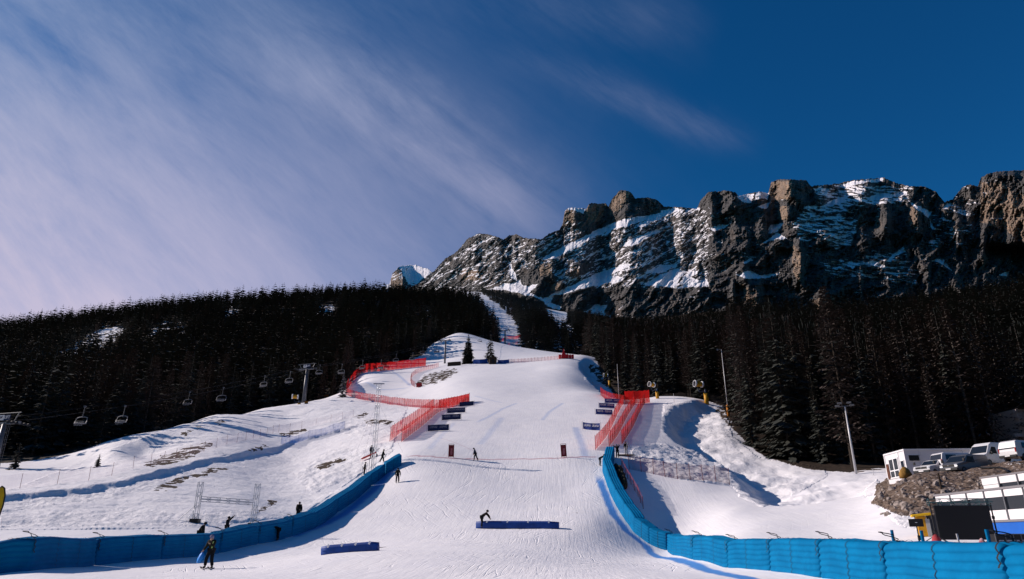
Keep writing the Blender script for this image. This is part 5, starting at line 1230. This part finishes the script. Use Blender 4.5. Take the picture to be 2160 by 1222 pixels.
p = at(1039, 768, 230); root = thing('wooden_hut', 'tiny dark wooden hut under the sparse conifer on the crest', 'hut', p, .15)
m = MB(); m.prism([(-1.3, -.4), (1.3, -.4), (1.3, 1.7), (0, 2.75), (-1.3, 1.7)], -1.2, 1.2, Matrix.Rotation(math.pi / 2, 4, 'Z')); m.build('wall', M_WOOD, root)
m = MB()
for s in (-1, 1): m.box((0, 0, 0), (1.95, 3.0, .12), Matrix.Translation((s * .72, 0, 2.32)) @ Matrix.Rotation(s * .68, 4, 'Y'))
m.build('roof', mat('dark_shingle', (.03, .024, .02), .9), root)
m = MB(); m.box((0, -1.22, .7), (.8, .06, 1.5)); m.build('door', M_BLACK, root)
p = at(1190, 757, 235); root = thing('red_crash_mats', 'bright red crash mats with one pointed mat at the crest', 'crash mat', p, 0)
MR = mat('bright_red_mat', (.62, .012, .016), .65)
for i, (x, w_, h_) in enumerate([(-1.6, 1.0, 1.6), (-.5, 1.1, 1.5), (1.2, 1.1, 1.7), (2.3, 1.0, 1.5), (3.3, .9, 1.6)]):
    m = MB(); m.box((x, 0, h_ / 2), (w_, .5, h_)); m.build('mat', MR, root, bevel=.08)
m = MB(); m.loft([[(-.1 + c * k, s_ * k * .5, z) for c, s_ in ((1, -1), (1, 1), (-1, 1), (-1, -1))] for k, z in ((1.0, .1), (.75, 1.8), (.25, 2.9), (.12, 3.9))]); m.build('pointed_mat', MR, root, bevel=.05)
for x, z in ((1.2, 1.85), (2.3, 1.65)): m = MB(); m.box((x, 0, z), (.35, .2, .3)); m.build('yellow_lamp', M_YEL, root)

# ------------------------------------------------------------------ lone trees, saplings
def lone(kind, label, px, py, H, wd, y0, snowcol=None, nm='spruce_tree'):
    p = at(px, py, y0); V_, F_ = spruce(int(px), H, wd[0], wd[1], wd[2], wd[3], True, wd[4]); root = thing(nm, label, 'tree', p)
    m = MB(); m.add([tuple(v_) for v_ in V_], F_); m.build('crown', snowcol or M_NEEDLE, root); trunk_mb(H, .2).build('trunk', M_BARK, root); return root
lone('s', 'lone dense dark conifer standing on the crest left of the hut', 987, 767, 11.6, (.27, .03, 42, 9, .2), 235)
lone('s', 'lone sparse drooping conifer right behind the tiny hut', 1034, 764, 10.6, (.32, .10, 20, 7, .12), 235)
M_FROST = mat('frosted_needles', (.34, .34, .40), .8, col2=(.035, .04, .035), vscale=1.6)
lone('s', 'small snow-laden conifer beside the corner of the tall red net', 722, 838, 7.2, (.24, .05, 20, 7, .22), 150, M_FROST)
for i, (px, py, h, lab) in enumerate([(205, 985, 1.6, 'small sapling poking from the snow beside the left track'), (30, 990, 3.6, 'larger young fir right beside the big lift tower')]):
    lone('s', lab, px, py, h, (.33, .03, 10, 6, .3), 60, nm='young_fir')

# ------------------------------------------------------------------ car park above the stony bank
def frame(X, Y, yaw=0):
    return Vector((X, Y, gz(X, Y)))
def vehicle(label, name, loc, yaw, L, W, prof, screen, sides, wheels, paint, lights, rear=False, plate=True, extra=None, cat='van', dark_front=None):
    """prof: outline in (y, z), nose towards -y; yaw turns it"""
    root = thing(name, label, cat, loc, yaw); zb = 1.15; zt = max(z for _, z in prof)
    def hw(z): return W / 2 * (1 - .13 * max(0, min(1, (z - zb) / (zt - zb))) ** 1.2)
    n = len(prof); m = MB()
    v = [(-hw(z), y, z) for y, z in prof] + [(hw(z), y, z) for y, z in prof]
    m.add(v, [(k, (k + 1) % n, n + (k + 1) % n, n + k) for k in range(n)] + [tuple(range(n - 1, -1, -1)), tuple(range(n, 2 * n))]); m.build('body', paint, root, bevel=.07)
    (y0, z0), (y1, z1) = screen; d = Vector((0, y1 - y0, z1 - z0)).normalized(); nn = Vector((0, -d.z, d.y)); nn = nn if not rear else nn
    m = MB(); a, b = .08, .92
    q = []
    for t, s in ((a, -1), (a, 1), (b, 1), (b, -1)):
        y, z = y0 + (y1 - y0) * t, z0 + (z1 - z0) * t; q.append(Vector((s * (hw(z) - .10), y, z)) + nn * .022)
    q2 = [p_ - nn * .05 for p_ in q]; m.loft([q2, q]); m.build('rear_window' if rear else 'windscreen', M_GLASS, root)
    for poly in sides:
        for s in (-1, 1):
            m = MB(); m.loft([[Vector((s * (hw(z) - .03), y, z)) for y, z in poly], [Vector((s * (hw(z) + .012), y, z)) for y, z in poly]]); m.build('side_window', M_GLASS, root)
    for y in wheels:
        for s in (-1, 1):
            x = s * (W / 2 - .11); m = MB(); m.tube((x - .12, y, .33), (x + .12, y, .33), .34, .34, 18); wl = m.build('wheel', M_BLACK, root)
            m = MB(); m.tube((x + s * .10, y, .33), (x + s * .135, y, .33), .21, .19, 12); m.build('rim', M_STEEL, wl)
    for x, y, z, w_, h_, ml in lights:
        for s in (-1, 1): m = MB(); m.box((s * x, y, z), (w_, .10, h_)); m.build('tail_light' if rear else 'headlight', ml, root, bevel=.02)
    yn = min(y for y, _ in prof)
    m = MB(); m.box((0, yn + .03, .42), (W * .96, .22, .26)); m.build('bumper', dark_front or M_BLACK, root, bevel=.05)
    if plate: m = MB(); m.box((0, yn - .10, .46), (.52, .03, .12)); m.build('number_plate', M_WHITE, root)
    if extra: extra(root, yn, hw)
    return root
V_PAINT = mat('white_van_paint', (.72, .71, .72), .3, spec=.5, coat=.4); V_SILVER = mat('silver_van_paint', (.13, .135, .15), .3, spec=.5, metal=.3); M_LAMP = mat('lamp_glass', (.6, .6, .62), .1, spec=.7); M_TAIL = mat('red_tail_lamp', (.28, .01, .012), .3)
def grille(root, yn, hw):
    m = MB(); m.box((0, yn + .02, .78), (1.25, .06, .22)); m.build('grille', M_BLACK, root, bevel=.02)
    m = MB(); m.tube((0, yn - .03, .80), (0, yn + .0, .80), .07, .07, 10); m.build('badge', M_STEEL, root)
    for s in (-1, 1): m = MB(); m.box((s * (hw(1.2) + .16), -1.62, 1.32), (.22, .14, .30)); m.build('mirror', M_BLACK, root, bevel=.04)
YW = -math.pi / 2                               # noses point left, towards the piste
bigvan = [(-2.9, .30), (-2.95, .70), (-2.85, 1.02), (-2.15, 1.28), (-1.45, 2.2), (-1.0, 2.48), (2.75, 2.56), (2.95, 2.35), (2.98, .32)]
midvan = [(-2.4, .30), (-2.45, .68), (-2.35, .92), (-1.5, 1.12), (-.75, 1.80), (-.3, 1.94), (2.3, 1.98), (2.45, 1.75), (2.48, .32)]
rearvan = [(-2.40, .32), (-2.45, .9), (-2.42, 1.2), (-2.22, 1.85), (-2.0, 1.97), (.8, 1.95), (1.4, 1.6), (1.9, 1.1), (2.45, .9), (2.48, .35)]
suv = [(-2.2, .35), (-2.25, .70), (-2.1, .95), (-1.0, 1.10), (-.35, 1.62), (.2, 1.72), (1.7, 1.70), (2.15, 1.1), (2.2, .35)]
def park(px, py, Y, yawd, dz=0):
    X = float(az(px, py)) * Y; z = float(ev(py)) * Y; return Vector((X, Y, z))
def parked(px_nose, py_base, Y, L, yaw):
    """nose at this photo column; the car stands on the level of the park"""
    q = park(px_nose, py_base, Y, 0); d = Matrix.Rotation(yaw, 3, 'Z') @ Vector((0, -1, 0)); c = q - d * (L / 2); c.z = q.z; return c
pz = []
def addv(*a, **k):
    r_ = vehicle(*a, **k); pz.append(r_); return r_
addv('white off-road car with black bumper, nose out beside the cabin', 'parked_car', parked(1946, 1004, 72.5, 4.5, YW + .45), YW + .45, 4.5, 1.85, suv, ((-1.0, 1.10), (-.35, 1.62)), [[(-.72, 1.12), (-.2, 1.55), (.5, 1.58), (.5, 1.12)], [(.62, 1.12), (.62, 1.58), (1.5, 1.56), (1.75, 1.12)]], (-1.45, 1.4), V_PAINT, [(.68, -2.2, .78, .34, .18, M_LAMP)], extra=grille, cat='car')
addv('small white van seen from behind, dark marks on its tailgate', 'parked_van', parked(1978, 997, 73.0, 4.9, YW + .12), YW + .12, 4.9, 1.9, rearvan, ((-2.42, 1.2), (-2.22, 1.85)), [[(-1.9, 1.2), (-1.85, 1.75), (-.7, 1.75), (-.7, 1.2)]], (-1.5, 1.5), V_PAINT, [(.86, -2.42, 1.05, .14, .42, M_TAIL)], rear=True)
addv('silver grey van parked beside the white tailgate', 'parked_van', parked(2003, 1000, 69.6, 5.0, YW + .4), YW + .4, 5.0, 1.95, midvan, ((-1.5, 1.12), (-.75, 1.80)), [[(-1.1, 1.15), (-.65, 1.72), (.2, 1.76), (.2, 1.15)]], (-1.6, 1.6), V_SILVER, [(.74, -2.40, .82, .34, .16, M_LAMP)], extra=grille)
addv('big white high-roofed van with a long grey side', 'parked_van', parked(2056, 984, 73.5, 6.0, YW + .38), YW + .38, 6.0, 2.05, bigvan, ((-2.15, 1.28), (-1.45, 2.2)), [[(-1.75, 1.30), (-1.15, 2.0), (-.55, 2.0), (-.55, 1.30)]], (-2.0, 1.9), V_PAINT, [(.80, -2.83, .98, .30, .30, M_LAMP)], extra=grille)
addv('white van showing its closed tailgate at the right edge', 'parked_van', parked(2129, 972, 70.5, 4.9, YW + .3), YW + .3, 4.9, 1.95, rearvan, ((-2.43, 1.12), (-2.40, 1.26)), [[(-1.5, 1.2), (-1.45, 1.75), (-.3, 1.75), (-.3, 1.2)]], (-1.5, 1.5), V_PAINT, [(.88, -2.40, 1.0, .14, .45, M_TAIL)], rear=True)
# cabin
def cabin(label, c0, L, D, H, yaw, fancy):
    root = thing('portable_cabin', label, 'cabin', c0, yaw)   # c0: near left corner; runs +x along the front, +y to the back
    MW = mat('cabin_panel', (.70, .68, .70), .5, var=.05, vscale=.6); m = MB(); m.box((L / 2, D / 2, H / 2 - .3), (L, D, H + .6)); m.build('wall', MW, root)
    m = MB(); m.box((L / 2, D / 2, H + .08), (L + .16, D + .16, .16)); m.build('roof', M_WHITE, root)
    if not fancy: return root
    m = MB()
    for y in (.02, 1.55, D - .02): m.box((-.03, y, H / 2), (.08, .14, H))
    m.box((-.03, D / 2, .05), (.08, D, .12)); m.build('corner_trim', M_WHITE, root)
    for y0_, y1_ in ((1.85, 2.85), (2.98, 3.98)):
        fr = MB(); fr.box((-.05, (y0_ + y1_) / 2, 1.12), (.07, y1_ - y0_ + .14, 2.2)); d = fr.build('glass_door', M_WHITE, root)
        for z0_, z1_ in ((.15, .78), (.92, 2.1)): g = MB(); g.box((-.09, (y0_ + y1_) / 2, (z0_ + z1_) / 2), (.03, y1_ - y0_ - .12, z1_ - z0_)); g.build('pane', M_GLASS, d)
    fr = MB(); fr.box((-.04, .78, 1.32), (.06, .8, .85)); wn = fr.build('window', M_WHITE, root); g = MB(); g.box((-.075, .78, 1.32), (.03, .68, .72)); g.build('pane', M_GLASS, wn)
    for x0_, x1_ in ((.35, 1.45), (5.0, 6.1)):
        fr = MB(); fr.box(((x0_ + x1_) / 2, -.03, 1.92), (x1_ - x0_ + .12, .06, .72)); wn = fr.build('window', M_WHITE, root); g = MB(); g.box(((x0_ + x1_) / 2, -.07, 1.92), (x1_ - x0_, .03, .6)); g.build('pane', M_GLASS, wn)
    for x in (1.62, 6.3): m = MB(); m.box((x, -.03, H / 2), (.07, .06, H)); m.build('seam_strip', M_WHITE, root)
    m = MB(); m.box((-.05, D - .45, .85), (.06, .55, 1.7)); m.build('brown_panel', mat('rusty_board', (.13, .05, .03), .8, var=.4), root)
    return root
c0 = park(1917, 1004, 78, 0); cabin('white portable cabin with glass double doors on its sunny end', Vector((c0.x, c0.y, c0.z)), 8.6, 5.0, 2.75, R(-4), True)
c1 = park(2018, 998, 81.0, 0); cabin('grey portable cabin behind the parked silver van', Vector((c1.x, c1.y, c1.z)), 7.5, 2.6, 2.6, R(-4), False)
m = MB(); m.loft([[(x * k, y * k, z) for x, y in ((-.5, -.35), (.45, -.3), (.5, .35), (-.4, .4))] for k, z in ((1, 0), (1.05, .4), (.7, .8), (.25, 1.05))]); o = m.build('yellow_sack', mat('ochre_sack', (.30, .16, .03), .8, var=.4), None, True); o.location = park(1911, 1008, 67.5, 0) + Vector((0, 0, -.05)); tag(o, 'ochre yellow sack slumped in front of the cabin corner', 'sack')
# house edge at the right border
q = Vector((float(az(2162, 940)) * 104, 104, float(ev(936)) * 104)); root = thing('house', 'pale pink house wall cut off by the right edge above the vans', 'house', q, R(5))
m = MB(); m.box((4, 3, 2.6), (8, 6, 5.2)); m.build('wall', mat('pink_render', (.50, .40, .36), .8, var=.1), root)
m = MB(); m.box((4.2, 2.8, 5.35), (8.2, 7, .3)); m.build('roof', M_WOOD, root)
m = MB(); m.box((-.6, -.25, 1.2), (1.3, .5, .5)); m.build('balcony_edge', mat('pink_render', (.5, .4, .36)), root)

# boulders on the stony bank, a drain hose, posts
def boulder(seed, r):
    rr = random.Random(seed); bm = bmesh.new(); bmesh.ops.create_icosphere(bm, subdivisions=2, radius=r)
    for v_ in bm.verts: v_.co *= rr.uniform(.72, 1.15)
    for v_ in bm.verts: v_.co.z *= .75
    me = bpy.data.meshes.new('boulder'); bm.to_mesh(me); bm.free(); me.materials.append(mat('pale_stone', (.36, .30, .27), .9, var=.5, vscale=4, bump=.5)); return me
BM = [boulder(i, .3) for i in range(4)]
r_ = random.Random(9); spots = []
for i in range(130):
    px = r_.uniform(1842, 2075) if i > 12 else r_.uniform(1850, 1905); py = r_.uniform(1010, 1088) if i > 12 else r_.uniform(1008, 1040)
    if px > 1975 and py > 1052: continue
    p = at(px, py, 40, 90)
    o = bpy.data.objects.new('boulder', BM[i % 4]); COL.objects.link(o); o.location = p; s_ = r_.choice((.35, .45, .6, .8, 1.2)) * (1.6 if i <= 12 else 1); o.scale = (s_, s_ * r_.uniform(.7, 1.2), s_); o.rotation_euler = (r_.uniform(0, 3), r_.uniform(0, 3), r_.uniform(0, 6))
    tag(o, 'pale broken stone lying on the brown bank below the cabin and vans', 'stone', 'stones on the brown bank')
m = MB(); hp = [at(x, y, 55, 75) + Vector((0, 0, .12)) for x, y in ((2052, 986), (2070, 989), (2090, 990), (2108, 989), (2120, 992), (2128, 1000))]; m.path(hp, .10, 7); o = m.build('drain_hose', M_BLACK); tag(o, 'black hose lying across the top of the brown bank', 'hose')
p = at(1986, 1032, 50, 75); o = MB().tube((0, 0, -.2), (0, 0, 1.3), .09, .07, 8).build('old_post', M_WOOD); o.location = p; tag(o, 'dark upright post in the middle of the brown bank', 'post')

# ------------------------------------------------------------------ white and blue pavilion at the right
XF = 27.3; Y0, Y1 = 46.0, 27.0; zg = gz(XF, 40) - .4
root = thing('pavilion_building', 'two-tiered white pavilion with dark windows and a blue base', 'building', (XF, Y0, 0), 0)
def slab(name, m_, x0, x1, y0, y1, z0, z1, parent=root, bevel=0):
    m = MB(); m.box(((x0 + x1) / 2 - XF, (y0 + y1) / 2 - Y0, (z0 + z1) / 2), (abs(x1 - x0), abs(y1 - y0), abs(z1 - z0))); return m.build(name, m_, parent, bevel=bevel)
M_BASE = mat('blue_base', (.008, .11, .48), .55, var=.1, vscale=1); M_PANEL = mat('white_panel', (.80, .77, .78), .5, var=.04, vscale=1); M_TRIM = mat('grey_trim', (.20, .19, .20), .5)
slab('lower_body', M_BLACK, XF + .12, 36, Y1, Y0, zg, 2.55)
slab('blue_base_panel', M_BASE, XF, XF + .115, Y1, Y0, zg, 1.02)
slab('ledge', M_TRIM, XF - .06, XF + .1, Y1, Y0, 1.02 + .003, 1.14)
step = 1.62; y = Y0; k = 0
while y > Y1 + .2:
    y2 = max(Y1, y - step); a, b = y - .05, y2 + .05
    slab('upper_panel', M_PANEL, XF, XF + .115, a, b, 2.36, 2.74); slab('lower_panel', M_PANEL, XF, XF + .115, a, b, 1.145, 1.66)
    wn = slab('window', M_GLASS, XF + .04, XF + .118, a, b, 1.665, 2.355)
    slab('mullion', M_STEEL, XF - .05, XF + .11, y2 - .045, y2 + .045, 1.15, 2.73)
    y = y2
slab('roof_edge', M_TRIM, XF - .05, 36.2, Y1, Y0 + .05, 2.745, 2.86)
XU = 29.2; YU = 44.0
slab('upper_body', M_BLACK, XU + .12, 36, Y1, YU, 2.87, 3.55)
y = YU; k = 0
while y > Y1 + .2:
    y2 = max(Y1, y - 1.62); a, b = y - .05, y2 + .05
    slab('parapet_panel', M_PANEL, XU, XU + .115, a, b, 3.28, 3.68); slab('clerestory_window', M_WHITE if k == 0 else M_GLASS, XU + .04, XU + .118, a, b, 2.9, 3.275)
    slab('mullion', M_STEEL, XU - .05, XU + .11, y2 - .045, y2 + .045, 2.87, 3.66); y = y2; k += 1
slab('roof', M_TRIM, XU - .03, 36.1, Y1, YU + .05, 3.685, 3.78)

# ------------------------------------------------------------------ things in front of the pavilion
# led screen on truss and stands
pA = Vector((float(az(1998, 1140)) * 36.5, 36.5, 0)); pB = Vector((float(az(2090, 1142)) * 36.5, 36.5, 0))
zb_, zt_ = float(ev(1139)) * 36.5, float(ev(1067)) * 36.5; gz0 = gz((pA.x + pB.x) / 2, 36.5); w_ = 2.62
cx_ = (pA.x + pB.x) / 2 - .05; root = thing('video_screen', 'large black video screen hung from a truss before the pavilion', 'screen', (cx_, 36.5, gz0), R(-6))
m = MB(); m.box((0, 0, (zb_ + zt_) / 2 - gz0), (w_, .14, zt_ - zb_)); m.build('display', mat('unlit_display', (.012, .012, .013), .6, bump=.1), root)
m = MB(); lattice(m, Vector((-w_ / 2 - .22, 0, zt_ - gz0 + .17)), Vector((w_ / 2 + .2, 0, zt_ - gz0 + .17)), .24, .022, .28); m.build('truss', mat('teal_truss', (.05, .12, .13), .5, metal=.3), root)
for x in (-w_ / 2 - .16, w_ / 2 + .14):
    m = MB(); m.tube((x, .0, .25), (x, 0, zt_ - gz0 + .12), .04, .035, 8)
    for a in range(5): m.tube((x, 0, .45), (x + .75 * math.cos(a * 1.2566 + .3), .75 * math.sin(a * 1.2566 + .3), 0), .022, .018, 5)
    m.tube((x, 0, zt_ - gz0 - .65), (x, 0, zt_ - gz0 - .5), .07, .07, 8); m.build('stand', M_BLACK, root)
m = MB()
for i in range(4): m.box((-w_ / 2 + .35 + i * .64, -.02, zt_ - gz0 + .03), (.06, .1, .1))
m.build('clamp', M_STEEL, root)
p = at(1941, 1143, 25, 60); p = Vector((float(az(1940, 1143)) * 35, 35, gz(float(az(1940, 1143)) * 35, 35))); zm = float(ev(1103)) * 35 - p.z
root = thing('monitor_stand', 'black monitor on a tripod left of the yellow container', 'monitor', p, R(-18))
m = MB(); m.box((0, 0, zm), (.62, .07, .36)); m.build('monitor', M_BLACK, root, bevel=.01)
m = MB(); m.tube((0, .02, .3), (0, .02, zm - .1), .028, .028, 7); m.box((.03, .02, .55), (.14, .12, .22)); m.box((-.01, .02, zm + .24), (.03, .03, .16))
for a in (.4, 2.5, 4.6): m.tube((0, .02, .45), (.38 * math.cos(a), .38 * math.sin(a), 0), .018, .015, 5)
m.build('tripod', M_BLACK, root)
m = MB(); m.box((.0, -.037, zm + .01), (.10, .01, .02)); m.build('emblem', M_LETTER, root)
p = Vector((float(az(1962, 1122)) * 41, 41, 0)); p.z = gz(p.x, p.y); root = thing('padded_cabinet', 'yellow and dark padded cabinet leaning at the foot of the bank', 'cabinet', p, R(-25))
zc = float(ev(1088)) * 41 - p.z
m = MB(); m.box((-.35, 0, zc / 2 - .05), (.5, .8, zc)); m.build('yellow_body', M_YEL, root, bevel=.05)
m = MB(); m.box((.35, .05, zc / 2), (.75, .75, zc * 1.02)); m.build('dark_body', mat('charcoal_panel', (.035, .038, .048), .6), root, bevel=.03)
m = MB(); m.box((-.06, -.42, zc / 2 - .1), (.2, .05, zc * .85)); m.build('pale_strip', mat('pale_grey', (.38, .38, .37), .6), root)
m = MB(); m.box((-.2, -.1, zc + .06), (1.0, .95, .14), Matrix.Rotation(-.1, 4, 'Y')); m.build('lid', mat('bright_yellow', (.68, .40, .01), .5), root, bevel=.04)
CZ = []
for i, (px, w_) in enumerate([(2106, .42), (2123, .42), (2138, .46), (2156, .54)]):
    Y = 33.5; X = float(az(px, 1140)) * Y; z0 = gz(X, Y); zt_ = float(ev(1127)) * Y - z0; root = thing('flight_case', 'black flight case with metal edges, %s from the left in the row by the pavilion' % ORD[i], 'flight case', (X, Y, z0), R(-8), 'flight cases in a row')
    m = MB(); m.box((0, 0, zt_ / 2), (w_, .5, zt_)); m.build('case', M_BLACK, root)
    m = MB()
    for sx in (-1, 1): m.box((sx * w_ / 2, -.25, zt_ / 2), (.035, .035, zt_ + .03))
    m.box((0, -.25, zt_), (w_, .035, .035)); m.box((0, -.25, .02), (w_, .035, .035)); m.build('edging', M_STEEL, root)
    m = MB(); m.box((0, -.262, zt_ * .6), (w_ * .5, .012, .06)); m.box((0, -.262, zt_ * .47), (w_ * .42, .012, .03)); m.build('marking', M_GREYLET, root)
p = Vector((float(az(1976, 1143)) * 30, 30, 0)); p.z = gz(p.x, p.y); zt_ = float(ev(1126)) * 30 - p.z
m = MB(); m.ball((0, 0, zt_ * .5), zt_ * .5, 12, 9, sc=(.38, .34, 1)); root = thing('red_bag', 'red and black equipment bag standing behind the right air fence', 'bag', p); m.build('bag_body', mat('red_fabric', (.42, .05, .06), .8, col2=(.05, .012, .015), vscale=1.6), root, True)
m = MB(); m.path([Vector((-.12, 0, zt_ * .95)), Vector((-.05, 0, zt_ * 1.1)), Vector((.08, 0, zt_ * 1.1)), Vector((.12, 0, zt_ * .95))], .015, 5); m.build('handle', M_BLACK, root)
p = Vector((float(az(2072, 1145)) * 27, 27, 0)); p.z = gz(p.x, p.y); zt_ = float(ev(1136)) * 27 - p.z
m = MB(); m.ball((0, 0, zt_ * .55), zt_ * .47, 10, 8, sc=(.3, .3, 1)); o = m.build('cloth_bundle', mat('pink_white_cloth', (.55, .42, .44), .8, col2=(.28, .06, .07), vscale=6), None, True); o.location = p; tag(o, 'pale pink and red cloth bundle peeking over the right air fence', 'bundle')
p = Vector((float(az(2026, 1140)) * 24, 24, 0)); p.z = gz(p.x, p.y); zt_ = float(ev(1126)) * 24 - p.z; o = MB().tube((0, 0, 0), (-.08, 0, zt_), .03, .03, 6).build('thin_post', mat('pale_pole', (.55, .54, .55))); o.location = p; tag(o, 'thin pale post in front of the video screen foot', 'post')
#print('wallground', [(y, round(gz(12.3, y), 2)) for y in (13, 18, 24, 29, 35, 41)], [(y, round(gz(-25.5, y), 2)) for y in (27, 32, 36, 40)])
